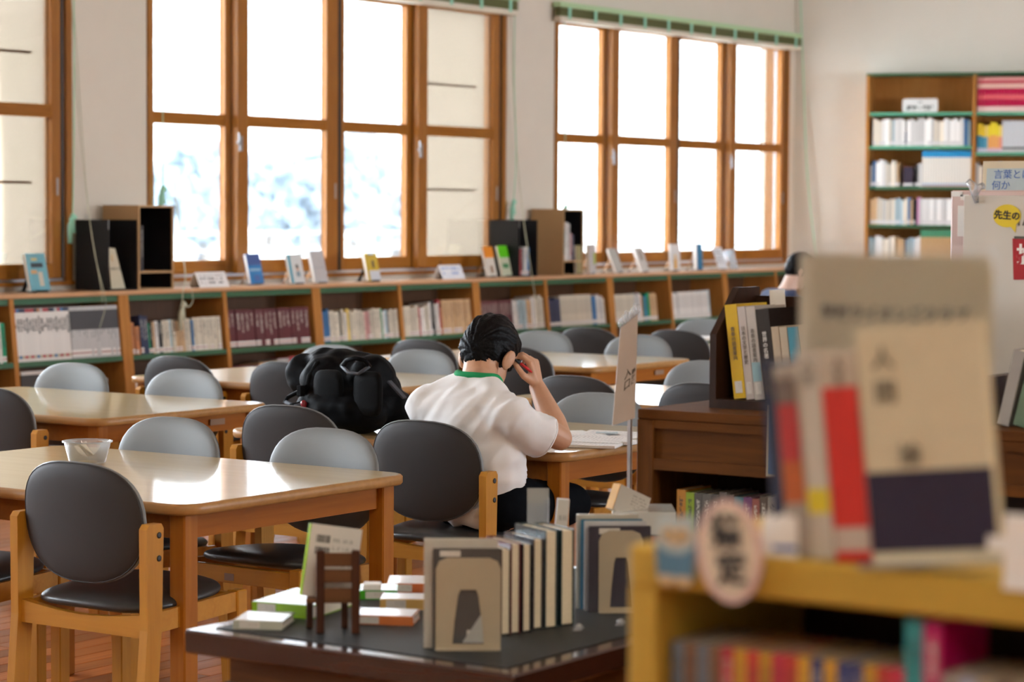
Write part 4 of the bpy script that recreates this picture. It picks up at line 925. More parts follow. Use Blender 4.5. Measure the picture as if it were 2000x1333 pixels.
tag(so, 'remaining rows of books on the end wall bookcase and lower shelves', 'books', None, 'stuff')
# white section sign on the top shelf
t = empty('shelf_sign', EBM @ Vector((0.44, -0.25, 2.286)), ang, 'white section sign with black characters on the top shelf of the tall bookcase', 'sign')
MB().prism(rrect(-0.15, 0, 0.15, 0.118, 0.02), 0, 0.004, 0, RX(PI / 2 - 0.12)).build('sign_plate', 'paper', t)
lettering('歴史・地理', 0.045, 'ink', t, RX(PI / 2 - 0.12) @ T(0, 0.035, 0.0045), bold=0.002)
lettering('200', 0.026, 'ink', t, RX(PI / 2 - 0.12) @ T(0, 0.088, 0.0045))
# ================================================================== dark book-display table
DZ = 0.66
dt = empty('display_table', (3.285, 2.25, 0), 0, 'low dark table with grey top covered with displayed books', 'table')
DX, DY = 1.10, 0.735
MB().rbox((0, 0, DZ - 0.045), (DX, DY, DZ - 0.002), 0.004).build('table_rim', 'dark_table_edge', dt)
MB().box((0.042, 0.042, DZ - 0.003), (DX - 0.042, DY - 0.042, DZ)).build('lino_top', 'table_lino', dt)
MB().box((0.06, 0.06, DZ - 0.10), (DX - 0.06, DY - 0.06, DZ - 0.045)).build('apron', 'dark_wood', dt)
for x in (0.08, DX - 0.08):
    for y in (0.08, DY - 0.08): MB().rbox((x - 0.03, y - 0.03, 0), (x + 0.03, y + 0.03, DZ - 0.10), 0.003).build('leg', 'dark_wood_up', dt)
def dtp(px, py, dz=0.0): return onz(px, py, DZ + dz)
def azim(deg): a = math.radians(deg); return (_f0 * math.cos(a) + _r0 * math.sin(a))   # plan direction, degrees right of the view axis
def frame(o, xdir):      # x axis along a plan direction, z up
    x = Vector((xdir.x, xdir.y, 0)).normalized(); y = Vector((-x.y, x.x, 0)); M = Matrix((x, y, Vector((0, 0, 1)))).transposed().to_4x4(); M.translation = o; return M
# books with separate cover and page block, for those near the camera
def near_book(M, w_, d_, h_, col, label, name='book', pages='pages', group=None, cat='book', print_mat=None):
    """x thickness, y depth (spine at y=0), z height"""
    t = empty(name, (0, 0, 0), 0, label, cat, group); t.matrix_world = M; c = 0.0022
    cv = MB().box((0, 0, 0), (c, d_, h_)).box((w_ - c, 0, 0), (w_, d_, h_)).box((c, 0, 0), (w_ - c, c, h_)).build('cover', 'tinted_gloss', t); cv.color = (*col, 1)
    MB().box((c, c, 0.003), (w_ - c, d_ - 0.004, h_ - 0.003)).build('page_block', pages, t)
    return t
def flat_book(px, py, ln, wd, th, col, spine_az, label, z=0.0, name='book', label_sticker=True):
    """book lying flat, spine toward the camera; (px,py) = left front bottom corner"""
    p = dtp(px, py, z); M = frame(p, azim(spine_az)); t = empty(name, (0, 0, 0), 0, label, 'book'); t.matrix_world = M; c = 0.002
    cv = MB().box((0, 0, 0), (ln, wd, c)).box((0, 0, th - c), (ln, wd, th)).box((0, 0, c), (ln, c, th - c)).build('cover', 'tinted_gloss', t); cv.color = (*col, 1)
    MB().box((0.003, c, c), (ln - 0.003, wd - 0.004, th - c)).build('page_block', 'pages_white', t)
    a = MB().box((0.004, 0.004, th), (ln - 0.004, wd - 0.002, th + 0.0006)).build('cover_print_glare', 'tinted_gloss', cv); a.color = (0.72, 0.74, 0.76, 1)  # pale sheet puts the white glare on the top cover into its colour
    if label_sticker: MB().box((0.012, -0.0006, c), (0.05, 0, th - c)).build('spine_label', 'back_print', cv)
    return t
flat_book(455, 1229, 0.092, 0.105, 0.016, (0.40, 0.42, 0.36), 98, 'small paperback with a dark landscape cover at the corner of the dark table', label_sticker=True)
flat_book(492, 1202, 0.128, 0.18, 0.026, (0.23, 0.42, 0.02), 112, 'lime green book lying flat on the dark table beside the miniature chair')
flat_book(688, 1220, 0.115, 0.085, 0.017, (0.52, 0.15, 0.04), 97, 'brick-orange spined book lying flat beside the front bookend', name='book')
flat_book(742, 1191, 0.12, 0.075, 0.02, (0.52, 0.33, 0.10), 92, 'tan spined book lying flat behind the brick-orange one')
flat_book(702, 1172, 0.075, 0.085, 0.018, (0.05, 0.33, 0.02), 88, 'grass green spined book lying flat behind the miniature chair')
flat_book(756, 1158, 0.13, 0.11, 0.018, (0.50, 0.13, 0.04), 90, 'red-orange spined book lying flat at the far edge of the dark table', z=0.0)
p = dtp(708, 1157, 0.0186); t = empty('white_carton', p, 0, 'small white carton on the grass green book', 'box'); t.matrix_world = frame(p, azim(90)); MB().rbox((0, 0.02, 0), (0.034, 0.06, 0.012), 0.001).build('carton_body', 'paper', t)
# miniature wooden chair used as a book stand
p = dtp(660, 1238); mc = empty('miniature_chair', p, 0, 'miniature dark wooden chair used as a book stand on the dark table', 'book stand'); mc.matrix_world = frame(p, azim(88))
for x in (-0.032, 0.032):
    MB().rbox((x - 0.0075, -0.007, 0), (x + 0.0075, 0.007, 0.152), 0.0015).build('post', 'mini_chair_wood', mc)
    MB().rbox((x - 0.006 - 0.022, 0.05, 0), (x + 0.006 - 0.022, 0.062, 0.058), 0.0015).build('leg', 'mini_chair_wood', mc)
for z in (0.134, 0.104, 0.070): MB().rbox((-0.03, -0.004, z - 0.011), (0.03, 0.004, z + 0.013), 0.001).build('back_slat', 'mini_slat_wood', mc)
MB().rbox((-0.058, -0.004, 0.056), (0.030, 0.066, 0.064), 0.001).build('seat', 'mini_slat_wood', mc)
MB().rbox((-0.052, 0.060, 0.058), (0.03, 0.064, 0.075), 0.001).build('lip', 'mini_chair_wood', mc)
# book leaning in it, back cover toward us
M = mc.matrix_world @ T(-0.066, 0.022, 0.066) @ RZ(0.22) @ RY(0.15) @ RX(-0.08)
t = empty('book', (0, 0, 0), 0, 'lime spined paperback leaning in the miniature chair with barcodes on its back cover', 'book'); t.matrix_world = M
cv = MB().box((0, 0.0, 0), (0.095, 0.002, 0.132)).box((0, 0.018, 0), (0.095, 0.020, 0.132)).build('cover', 'back_print', t)
sp_ = MB().box((-0.002, 0.0, 0), (0.0, 0.020, 0.132)).build('spine', 'tinted_gloss', t); sp_.color = (0.33, 0.55, 0.03, 1)
MB().box((0.002, 0.002, 0.002), (0.092, 0.018, 0.131)).build('page_block', 'pages', t)
bc = MB()
for r_ in range(2):
    x = 0.012
    while x < 0.036: wv = R.choice((0.0012, 0.002, 0.0028)); bc.box((x, -0.0005, 0.10 - r_ * 0.022), (x + wv, 0, 0.114 - r_ * 0.022)); x += wv + R.choice((0.001, 0.0018))
bc.build('barcode', 'ink', cv)

# metal bookends
def bookend(M, w_, h_, label):
    t = empty('bookend', (0, 0, 0), 0, label, 'bookend'); t.matrix_world = M
    out = [(-w_ / 2, 0), (-w_ / 2, h_ - 0.02), (-w_ / 2 + 0.006, h_ - 0.006), (-w_ / 2 + 0.02, h_), (w_ / 2 - 0.02, h_), (w_ / 2 - 0.006, h_ - 0.006), (w_ / 2, h_ - 0.02), (w_ / 2, 0)]
    hole = [(w_ * 0.24, 0.0), (w_ * 0.21, 0.04), (w_ * 0.155, 0.086), (w_ * 0.12, 0.096), (-w_ * 0.12, 0.096), (-w_ * 0.155, 0.086), (-w_ * 0.21, 0.04), (-w_ * 0.24, 0.0)]
    hl = [(x, z + 0.010) for x, z in hole[::-1]]
    bm = bmesh.new(); vo = [bm.verts.new((x, 0, z)) for x, z in out]; vi = [bm.verts.new((x, 0, z)) for x, z in hl]
    for i in range(7): bm.faces.new((vo[i], vo[i + 1], vi[i + 1], vi[i]))
    bm.faces.new((vo[7], vo[0], vi[0], vi[7]))
    r_ = bmesh.ops.extrude_face_region(bm, geom=bm.faces[:]); 
    for v in [g for g in r_['geom'] if isinstance(g, bmesh.types.BMVert)]: v.co.y += 0.0022
    bmesh.ops.recalc_face_normals(bm, faces=bm.faces[:])
    MB().bm(bm).build('plate', 'bookend_beige', t)
    MB().rbox((-w_ / 2, -0.012, 0), (w_ / 2, 0.002, 0.0022), 0.0008).build('foot', 'bookend_beige', t)
    return t
p = dtp(914, 1270); BM1 = frame(p, azim(89)); bookend(BM1, 0.114, 0.162, 'beige metal bookend with an arched cut-out at the front of the dark table')
# books held by it: two parallel to the plate, the rest fanning away with their fore-edges toward the camera
def fore_book(px, py, az, th, d_, h_, col, label, back=None):
    """fore-edge bottom left corner at (px, py); thickness runs along az, depth runs back-left"""
    p = dtp(px, py); M = frame(p, azim(az)) @ T(0, d_, 0) @ Matrix.Diagonal((1, -1, 1, 1))
    t = empty('book', (0, 0, 0), 0, label, 'book'); t.matrix_world = frame(p, azim(az)); c = 0.0025
    cv = MB().box((0, 0, 0), (c, d_, h_)).box((th - c, 0, 0), (th, d_, h_)).box((c, d_ - c, 0), (th - c, d_, h_)).build('cover', 'tinted_gloss', t); cv.color = (*col, 1)
    MB().box((c, 0.003, 0.003), (th - c, d_ - c, h_ - 0.003)).build('page_block', 'pages', t)
    return t
tb_ = empty('book', (0, 0, 0), 0, 'grey photo-covered book clamped behind the front bookend, barcode label on its back', 'book'); tb_.matrix_world = BM1 @ T(-0.062, 0.004, 0)
cv = MB().box((0, 0, 0), (0.120, 0.002, 0.177)).box((0, 0.010, 0), (0.120, 0.012, 0.177)).build('cover', 'tinted_gloss', tb_); cv.color = (0.06, 0.062, 0.065, 1)
MB().box((0.002, 0.002, 0.002), (0.118, 0.010, 0.175)).build('page_block', 'pages', tb_)
MB().box((0.012, -0.0006, 0.164), (0.048, 0, 0.174)).build('barcode_label', 'back_print', cv); a = MB().box((0.06, -0.0006, 0.016), (0.085, 0, 0.034)).build('barcode_label', 'back_print', cv)
a = MB().prism([(0.052, 0.012), (0.09, 0.012), (0.09, 0.07)], -0.0006, 0, 0, Matrix(((1, 0, 0, 0), (0, 0, 1, 0), (0, 1, 0, 0), (0, 0, 0, 1)))).build('cover_photo', 'tinted', cv); a.color = (0.35, 0.36, 0.36, 1)
tb_ = empty('book', (0, 0, 0), 0, 'pale spined book directly behind the grey photo-covered book', 'book'); tb_.matrix_world = BM1 @ T(-0.078, 0.0185, 0)
cv = MB().box((0, 0, 0), (0.13, 0.002, 0.192)).box((0, 0.016, 0), (0.13, 0.018, 0.192)).box((0, 0.002, 0), (0.002, 0.016, 0.192)).build('cover', 'tinted_gloss', tb_); cv.color = (0.42, 0.40, 0.36, 1)
MB().box((0.002, 0.002, 0.002), (0.128, 0.016, 0.190)).build('page_block', 'pages', tb_)
FB = [((0.06, 0.025, 0.02), 978, 1243, 0.019, 0.158, 68, 'brown'), ((0.10, 0.02, 0.025), 997, 1240, 0.019, 0.166, 66, 'dark red'), ((0.02, 0.02, 0.022), 1020, 1237, 0.018, 0.163, 64, 'black'),
      ((0.05, 0.045, 0.05), 1041, 1231, 0.020, 0.168, 62, 'charcoal'), ((0.03, 0.05, 0.055), 1064, 1229, 0.026, 0.182, 61, 'dark teal'), ((0.02, 0.045, 0.05), 1095, 1224, 0.028, 0.180, 61, 'deep green')]
for col, px, py, th, h_, az, cn in FB: fore_book(px, py, az, th, 0.115, h_, col, cn + ' covered hardback in the fanned row behind the front bookend')
# second bookend with its books at the right end of the table
p = dtp(1212, 1197); BM2 = frame(p, azim(86)); bookend(BM2, 0.085, 0.158, 'beige metal bookend at the right of the dark table next to the bookcase')
for k, (c, h_, y, cn) in enumerate([((0.05, 0.045, 0.06), 0.165, 0.005, 'dark purple'), ((0.45, 0.45, 0.47), 0.172, 0.024, 'silver'), ((0.04, 0.14, 0.22), 0.174, 0.039, 'teal blue'), ((0.42, 0.39, 0.33), 0.182, 0.054, 'beige')]):
    tb_ = empty('book', (0, 0, 0), 0, cn + ' book standing behind the right-hand bookend', 'book'); tb_.matrix_world = BM2 @ T(-0.062 - 0.006 * k, y, 0)
    cv = MB().box((0, 0, 0), (0.12, 0.002, h_)).box((0, 0.012, 0), (0.12, 0.014, h_)).box((0, 0.002, 0), (0.002, 0.012, h_)).build('cover', 'tinted_gloss', tb_); cv.color = (*c, 1)
    MB().box((0.002, 0.002, 0.002), (0.118, 0.012, h_ - 0.002)).build('page_block', 'pages', tb_)
    if k == 0: MB().box((0.02, -0.0006, h_ - 0.014), (0.06, 0, h_ - 0.003)).build('barcode_label', 'back_print', cv)
# stack behind, and a tilted book with an ochre spine on it
p = dtp(1196, 1140)
for k, (c, cn) in enumerate([((0.5, 0.47, 0.42), 'cream'), ((0.32, 0.10, 0.08), 'russet'), ((0.55, 0.55, 0.52), 'white')]):
    t = near_book(frame(p + Vector((0, 0, 0.05 * k)), azim(90)) @ RY(PI / 2) @ T(-0.049, 0, 0), 0.047, 0.14, 0.13, c, cn + ' thick book in the pile behind the right-hand bookend')
M = frame(dtp(1196, 1140) + Vector((0, 0, 0.154)), azim(52)) @ RY(0.40)
t = empty('book', (0, 0, 0), 0, 'ochre spined book tilted on top of the pile by the bookcase', 'book'); t.matrix_world = M
cv = MB().box((0, 0, 0), (0.09, 0.002, 0.055)).box((0, 0.020, 0), (0.09, 0.022, 0.055)).build('cover', 'back_print', t)
sp_ = MB().box((-0.002, 0, 0), (0.0, 0.022, 0.055)).build('spine', 'tinted', t); sp_.color = (0.52, 0.27, 0.05, 1)
MB().box((0.002, 0.002, 0), (0.09, 0.020, 0.053)).build('page_block', 'pages', t)
# clear card holder standing behind the fanned row
p = onz(1060, 1160, DZ); t = empty('card_holder', p, 0, 'clear acrylic holder with a white card behind the fanned hardbacks', 'card holder'); t.matrix_world = frame(p, azim(88))
MB().box((-0.032, 0, 0), (0.012, 0.002, 0.212), 0, RX(-0.06)).box((0.010, 0.0, 0), (0.012, 0.04, 0.19)).build('front_plate', 'clear_film', t)
MB().box((0.014, 0.004, 0.0), (0.038, 0.030, 0.192), 0, RY(0.08)).build('card_box', 'back_print', t)
for (px, py, lb) in ((1130, 1232, 'small clear plastic clip lying by the fanned hardbacks'), (1212, 1222, 'clear plastic clip lying by the right-hand bookend')):
    p = dtp(px, py); t = empty('plastic_clip', p, 0.4, lb, 'clip')
    MB().rbox((-0.02, -0.008, 0), (0.02, 0.008, 0.004), 0.002).lathe([(0.006, 0), (0.008, 0.008), (0.0, 0.013)], 8).lathe([(0.005, 0), (0.006, 0.007), (0.0, 0.011)], 8, M=T(0.013, 0, 0)).build('clip_body', 'clear_film', t)

# ================================================================== dark wooden bookcase
BZ = 1.0; KS = 1.117
dbx, dby = 4.477, 2.746
db = empty('dark_bookcase', (dbx, dby, 0), 0, 'waist-high dark brown bookcase with panelled frieze right of the student', 'bookcase')
BL, BD = 1.9, 0.33                     # it runs toward -Y
MB().rbox((0.0, -BL, BZ - 0.022), (BD, 0.0, BZ), 0.003).build('top_board', 'dark_wood', db)
for y in (-0.042, -BL / 2, -BL): MB().rbox((0.0, y, 0), (0.028, y + 0.042, BZ - 0.022), 0.002).build('stile', 'dark_wood_up', db)
MB().box((0.028, -0.022, 0), (BD, -0.002, BZ - 0.022)).build('side_panel', 'dark_wood_up', db); MB().box((0.028, -BL, 0), (BD, -BL + 0.02, BZ - 0.022)).build('side_panel', 'dark_wood_up', db)
for (y0, y1) in ((-BL / 2, -0.042), (-BL + 0.042, -BL / 2 - 0.0)):
    MB().box((0.002, y0, BZ - 0.040), (0.026, y1, BZ - 0.022)).box((0.002, y0, BZ - 0.130), (0.026, y1, BZ - 0.106)).build('frieze_rail', 'dark_wood', db)
    MB().box((0.012, y0, BZ - 0.106), (0.022, y1, BZ - 0.040)).build('frieze_panel', 'dark_wood', db)
    MB().box((0.02, y0, BZ - 0.345), (BD, y1, BZ - 0.32)).build('shelf', 'dark_wood', db)
    MB().box((0.02, y0, 0.10), (BD, y1, 0.125)).build('shelf', 'dark_wood', db)
MB().box((BD - 0.01, -BL + 0.02, 0.0), (BD, -0.02, BZ - 0.022)).build('back_panel', 'espresso_wood', db)
# books on its shelf
y_ = -0.085
lcol = [((0.40, 0.17, 0.02), 'orange'), ((0.20, 0.30, 0.02), 'lime'), ((0.08, 0.075, 0.07), 'grey-brown'), ((0.11, 0.10, 0.09), 'grey-brown'), ((0.07, 0.065, 0.06), 'grey-brown'), ((0.12, 0.10, 0.09), 'grey-brown'), ((0.09, 0.07, 0.06), 'grey-brown'), ((0.03, 0.16, 0.20), 'teal'), ((0.14, 0.05, 0.14), 'plum'), ((0.25, 0.08, 0.06), 'rust'), ((0.10, 0.07, 0.05), 'dark brown'), ((0.25, 0.22, 0.18), 'sand'), ((0.12, 0.04, 0.15), 'violet'), ((0.0, 0.20, 0.08), 'emerald'), ((0.20, 0.28, 0.02), 'lime'), ((0.22, 0.30, 0.03), 'lime'), ((0.10, 0.03, 0.12), 'violet'), ((0.28, 0.09, 0.04), 'rust'), ((0.35, 0.14, 0.05), 'orange'), ((0.2, 0.18, 0.15), 'sand'), ((0.1, 0.1, 0.12), 'slate')]
for c, cn in lcol:
    th = R.uniform(0.017, 0.022); h_ = R.uniform(0.138, 0.148)
    M = T(dbx + 0.03, dby + y_, BZ - 0.3195) @ RZ(-PI / 2); book(M, th, 0.11, h_, c, cn + ' paperback on the dark bookcase shelf below the frieze', cn + ' paperbacks on the dark bookcase shelf'); y_ -= th + 0.0008
# display box on its top, with books leaning in it
bxp = onz(1385, 797, BZ); bx0 = max(bxp.x, dbx + 0.03)
yb = bxp.y
dx = empty('book_rack', (bx0, yb, BZ), 0, 'espresso brown book rack with slanting ends on top of the dark bookcase', 'rack')
RL = 0.52
def rack_end(y): return MB().prism([(0, 0), (0.195, 0), (0.195, 0.262), (0.10, 0.262), (0.0, 0.162)], -0.008, 0.008, 0, Matrix(((1, 0, 0, 0), (0, 0, 1, y), (0, 1, 0, 0), (0, 0, 0, 1)))).build('end_panel', 'espresso_wood', dx)
rack_end(-0.008); rack_end(-RL + 0.008)
MB().box((0, -RL + 0.016, 0), (0.195, -0.016, 0.02)).build('base_board', 'espresso_wood', dx); MB().box((0.180, -RL + 0.016, 0.02), (0.195, -0.016, 0.24)).build('back_board', 'espresso_wood', dx)
MB().box((0.179, -RL / 2 , 0.24), (0.195, -0.016, 0.242)).build('back_strip', 'espresso_wood', dx)
rk = [(0.58, 0.38, 0.015, 0.026, 0.185, 'mustard yellow'), (0.50, 0.45, 0.42, 0.017, 0.182, 'white'), (0.46, 0.43, 0.40, 0.020, 0.182, 'pale grey'), (0.018, 0.014, 0.014, 0.028, 0.178, 'black'), (0.46, 0.38, 0.28, 0.016, 0.145, 'sand'), (0.46, 0.39, 0.30, 0.016, 0.145, 'cream'), (0.05, 0.24, 0.34, 0.022, 0.145, 'blue-topped'), (0.46, 0.39, 0.30, 0.016, 0.148, 'ivory'), (0.3, 0.2, 0.2, 0.02, 0.15, 'mauve'), (0.4, 0.4, 0.36, 0.02, 0.15, 'stone')]
yy = -0.050
for k, (r_, g_, b__, th, h_, cn) in enumerate(rk):
    th *= KS; h_ *= KS
    M = T(bx0 + 0.022, yb + yy, BZ + 0.0205) @ RX(-0.13) @ RZ(-PI / 2)
    t = near_book(M, th, 0.14, h_, (r_, g_, b__), cn + ' book leaning in the rack on the dark bookcase', pages='pages_white')
    ch = t.children[0]
    if cn != 'black':
        MB().box((th * 0.2, -0.0006, 0.012), (th * 0.8, 0, 0.038)).build('spine_label', 'back_print', ch)
    if cn in ('white', 'pale grey', 'mustard yellow'): lettering('日本の文学と歴史' if cn == 'white' else '青春の読書案内', 0.0105, 'ink_soft', ch, Matrix(((1, 0, 0, th / 2), (0, 0, 1, -0.0012), (0, 1, 0, h_ * 0.58), (0, 0, 0, 1))), 'title', 0.0003, vertical=True)
    if cn == 'pale grey': a = MB().box((0.001, -0.0005, 0.04), (th - 0.001, 0, 0.082)).build('spine_band', 'tinted', ch); a.color = (0.25, 0.42, 0.48, 1)
    if cn == 'black': lettering('世界の名著', 0.012, 'ink_white', ch, Matrix(((1, 0, 0, th / 2), (0, 0, 1, -0.0012), (0, 1, 0, h_ * 0.6), (0, 0, 0, 1))), 'title', 0.0003, vertical=True)
    yy -= th + 0.002
# note slip standing up out of the books
p = Vector((bx0 + 0.165, yb - 0.075, BZ + 0.0205)); t = empty('note_slip', p, 0, 'cream paper slip sticking up between the books in the rack', 'note'); MB().box((0, -0.038, 0.10), (0.0015, 0.0, 0.236), 0, RX(-0.08)).build('slip', 'paper', t)
# blue notice fixed to the frieze
pn = onX(1552, 865, dbx - 0.006); t = empty('blue_notice', pn, -PI / 2, 'dark blue notice with white letters on the front of the dark bookcase', 'sign')
MB().box((-0.066, -0.002, -0.075), (0.066, 0.002, 0.075)).build('notice_edge', 'bookend_beige', t); MB().box((-0.061, -0.0028, -0.070), (0.061, -0.002, 0.070)).build('notice_face', 'panel_blue', t)
lettering('NEWS', 0.04, 'ink_white', t, Matrix(((0, -1, 0, -0.022), (0, 0, 1, -0.0034), (1, 0, 0, 0.012), (0, 0, 0, 1))) @ T(0, 0, 0))
# hanging sign on a slim post at its left end
pp = Vector((dbx - 0.010, dby + 0.012, 0)); zt = onX(1246, 612, pp.x).z
t = empty('hanging_sign', (pp.x, pp.y, 0), 0, 'beige paper sign in a clear sleeve on a slim post at the bookcase end', 'sign')
MB().box((-0.003, -0.004, 0.45), (0.003, 0.004, zt)).build('post', 'steel', t)
MB().box((0.003, -0.004, 0.45), (0.0045, 0.004, zt - 0.01)).build('post_edge', 'paper', t)
A0, A1, A2, A3 = (onX(1212, 640, pp.x - 0.04) - t.location, onX(1246, 612, pp.x) - t.location, onX(1240, 817, pp.x) - t.location, onX(1196, 832, pp.x - 0.05) - t.location)
nrm = (A1 - A0).cross(A3 - A0).normalized() * 0.0015
sg = MB().add([A0, A1, A2, A3, A0 + nrm, A1 + nrm, A2 + nrm, A3 + nrm], [(0, 1, 2, 3), (7, 6, 5, 4), (0, 4, 5, 1), (1, 5, 6, 2), (2, 6, 7, 3), (3, 7, 4, 0)]).build('sign_sheet', 'sign_pinkish', t)
ex = (A1 - A0).normalized(); ez = (A0 - A3).normalized(); en = -nrm.normalized() if nrm.x > 0 else nrm.normalized()
MC = Matrix((ex, ez, en)).transposed().to_4x4(); MC.translation = (A0 + A1 + A2 + A3) / 4 + en * 0.002
lettering('入口', 0.024, 'ink_soft', t, MC @ T(0.004, -0.02, 0) @ Matrix.Diagonal((0.9, 1, 1, 1)), vertical=True, extr=0.0003)
lettering('静かに', 0.012, 'ink_soft', t, MC @ T(0.022, -0.025, 0), vertical=True, extr=0.0003)
ck = MB()
for k in range(7): q = A0.lerp(A1, k / 6.0); ck.lathe([(0, -0.006), (0.005, -0.002), (0.006, 0.004), (0.004, 0.012 + 0.004 * (k % 3)), (0, 0.016 + 0.004 * (k % 3))], 7, M=T(q.x, q.y, q.z + 0.004))
ck.build('clear_clips', 'clear_film', t)

# ================================================================== poster board beyond the dark bookcase (on a slim pink book stand)
PBX = 5.06
def pb(px, py, dx_=0.0): return onX(px, py, PBX + dx_)
c0 = pb(1857, 372); c1 = pb(2075, 372)
pk = empty('pink_book_stand', (PBX, c0.y, 0), 0, 'tall pink-sided book stand behind the dark bookcase with white labels on its side', 'book stand')
Wd = c0.y - c1.y; ztop = c0.z
MB().rbox((0.0, -Wd, 0), (0.25, 0.0, ztop), 0.004).build('stand_body', 'panel_pink', pk)
for (xa, ya, xb, yb2) in ((1858, 374, 1880, 384), (1876, 380, 1892, 391), (1871, 402, 1884, 462)):
    a = onX(xa, ya, PBX - 0.001) - pk.location; b_ = onX(xb, yb2, PBX - 0.001) - pk.location
    MB().box((-0.0012, b_.y, b_.z), (0.0, a.y, a.z)).build('white_label', 'paper', pk)
# poster board
q0 = pb(1884, 382, -0.05); q1 = pb(2080, 382, -0.05); q2 = pb(1884, 720, -0.05)
po = empty('poster_board', (PBX - 0.05, q0.y, 0), 0, 'cream poster board with yellow speech bubble and red can before the pink stand', 'poster')
MB().rbox((-0.004, -(q0.y - q1.y), BZ + 0.0005), (0.0, 0.0, q0.z), 0.001).build('board', 'poster_cream', po)
def ppt(px, py): return onX(px, py, PBX - 0.0545) - po.location
cb = ppt(1967, 422); rx = (ppt(1940, 422).y - ppt(1994, 422).y) / 2; rz = (ppt(1967, 400).z - ppt(1967, 445).z) / 2
bub = [(rx * math.cos(2 * PI * k / 28), rz * math.sin(2 * PI * k / 28)) for k in range(28)]; bub[23:23] = []
MM = Matrix(((0, 0, -1, 0), (-1, 0, 0, 0), (0, 1, 0, 0), (0, 0, 0, 1)))      # local x -> -Y, y -> Z, z -> toward camera
MB().prism(bub, 0.0, 0.0008, 0, Matrix.Translation(cb) @ MM).build('speech_bubble', 'bubble_yellow', po)
MB().prism([(0.008, -rz * 0.9), (0.022, -rz * 0.75), (0.02, -rz * 1.45)], 0.0, 0.0007, 0, Matrix.Translation(cb) @ MM).build('bubble_tail', 'bubble_yellow', po)
lettering('先生の', 0.0205, 'ink', po, Matrix.Translation(cb) @ T(-0.0012, 0, 0) @ MM @ RZ(-0.06), bold=0.0006)
k0 = ppt(1981, 466); k1 = ppt(2030, 548)
MB().prism([(0, 0), (k0.y - k1.y, 0.002), (k0.y - k1.y, k0.z - k1.z), (-0.004, k0.z - k1.z)], 0, 0.0008, 0, Matrix.Translation(Vector((k0.x, k0.y, k1.z))) @ MM).build('red_can', 'can_red', po)
MB().prism([(0.0, 0), (k0.y - k1.y, 0), (k0.y - k1.y, 0.006), (0.0, 0.006)], 0, 0.001, 0, Matrix.Translation(Vector((k0.x, k0.y, k0.z - 0.001))) @ MM).build('can_rim', 'ink_soft', po)
lettering('推', 0.046, 'ink_white', po, Matrix.Translation(ppt(2005, 500) + Vector((-0.0012, 0, 0))) @ MM, bold=0.0012)
for (xa, ya, xb, yb2) in ((1983, 443, 1976, 433), (1990, 441, 1989, 428), (1998, 441, 2003, 428)):
    a, b_ = ppt(xa, ya), ppt(xb, yb2); MB().beam((a.x - 0.0003, a.y, a.z), (b_.x - 0.0003, b_.y, b_.z), 0.0045, 0.0006, 0, (1, 0, 0)).build('motion_line', 'ink_soft', po)
# transparent clip on the board
pc = onX(1905, 372, PBX - 0.06); t = empty('board_clip', pc, 0, 'clear plastic clip gripping the top of the poster board', 'clip')
MB().tube([(0, 0.018, 0.02), (0, 0.006, 0.010), (0, 0.0, -0.012), (0.0, -0.004, -0.028)], [0.008, 0.010, 0.008, 0.005], 7).tube([(0, -0.020, 0.010), (0, -0.006, 0.006), (0, 0.002, -0.014)], [0.008, 0.009, 0.006], 7).build('clip_body', 'clear_film', t)
# framed book shown on top of the pink stand
pt = Vector((PBX + 0.10, onX(1965, 370, PBX + 0.10).y, ztop)); t = empty('display_book', pt, -PI / 2, 'cream framed book titled in blue on top of the pink stand', 'book')
MB().rbox((-0.060, 0.0, 0), (0.082, 0.013, 0.068), 0.001, 0, RX(-0.1)).build('cover', 'placard_cream', t); MB().box((-0.049, -0.001, 0.0), (0.072, 0.0, 0.051), 0, RX(-0.1)).build('cover_panel', 'owl_pale', t)
lettering('言葉とは', 0.0225, 'ink_blue', t, RX(-0.1) @ T(0.013, -0.0012, 0.036) @ RX(PI / 2)); lettering('何か', 0.0225, 'ink_blue', t, RX(-0.1) @ T(-0.013, -0.0012, 0.011) @ RX(PI / 2))
# dark books at the right on the dark bookcase, before the poster
y0_ = onX(1926, 740, dbx + 0.10).y
for k, (c, h_, cn, ln) in enumerate([((0.05, 0.035, 0.055), 0.10, 'aubergine', 0.0), ((0.30, 0.28, 0.26), 0.155, 'grey', 0.22), ((0.10, 0.16, 0.10), 0.15, 'moss green', 0.24), ((0.35, 0.16, 0.05), 0.16, 'copper', 0.26), ((0.28, 0.16, 0.16), 0.15, 'dusty rose', 0.26)]):
    near_book(T(dbx + 0.08, y0_ - 0.0 - 0.034 * k, BZ + 0.001 + 0.006 * (ln > 0)) @ RX(ln) @ RZ(-PI / 2), 0.024, 0.13, h_, c, cn + ' book leaning on the dark bookcase before the poster board')

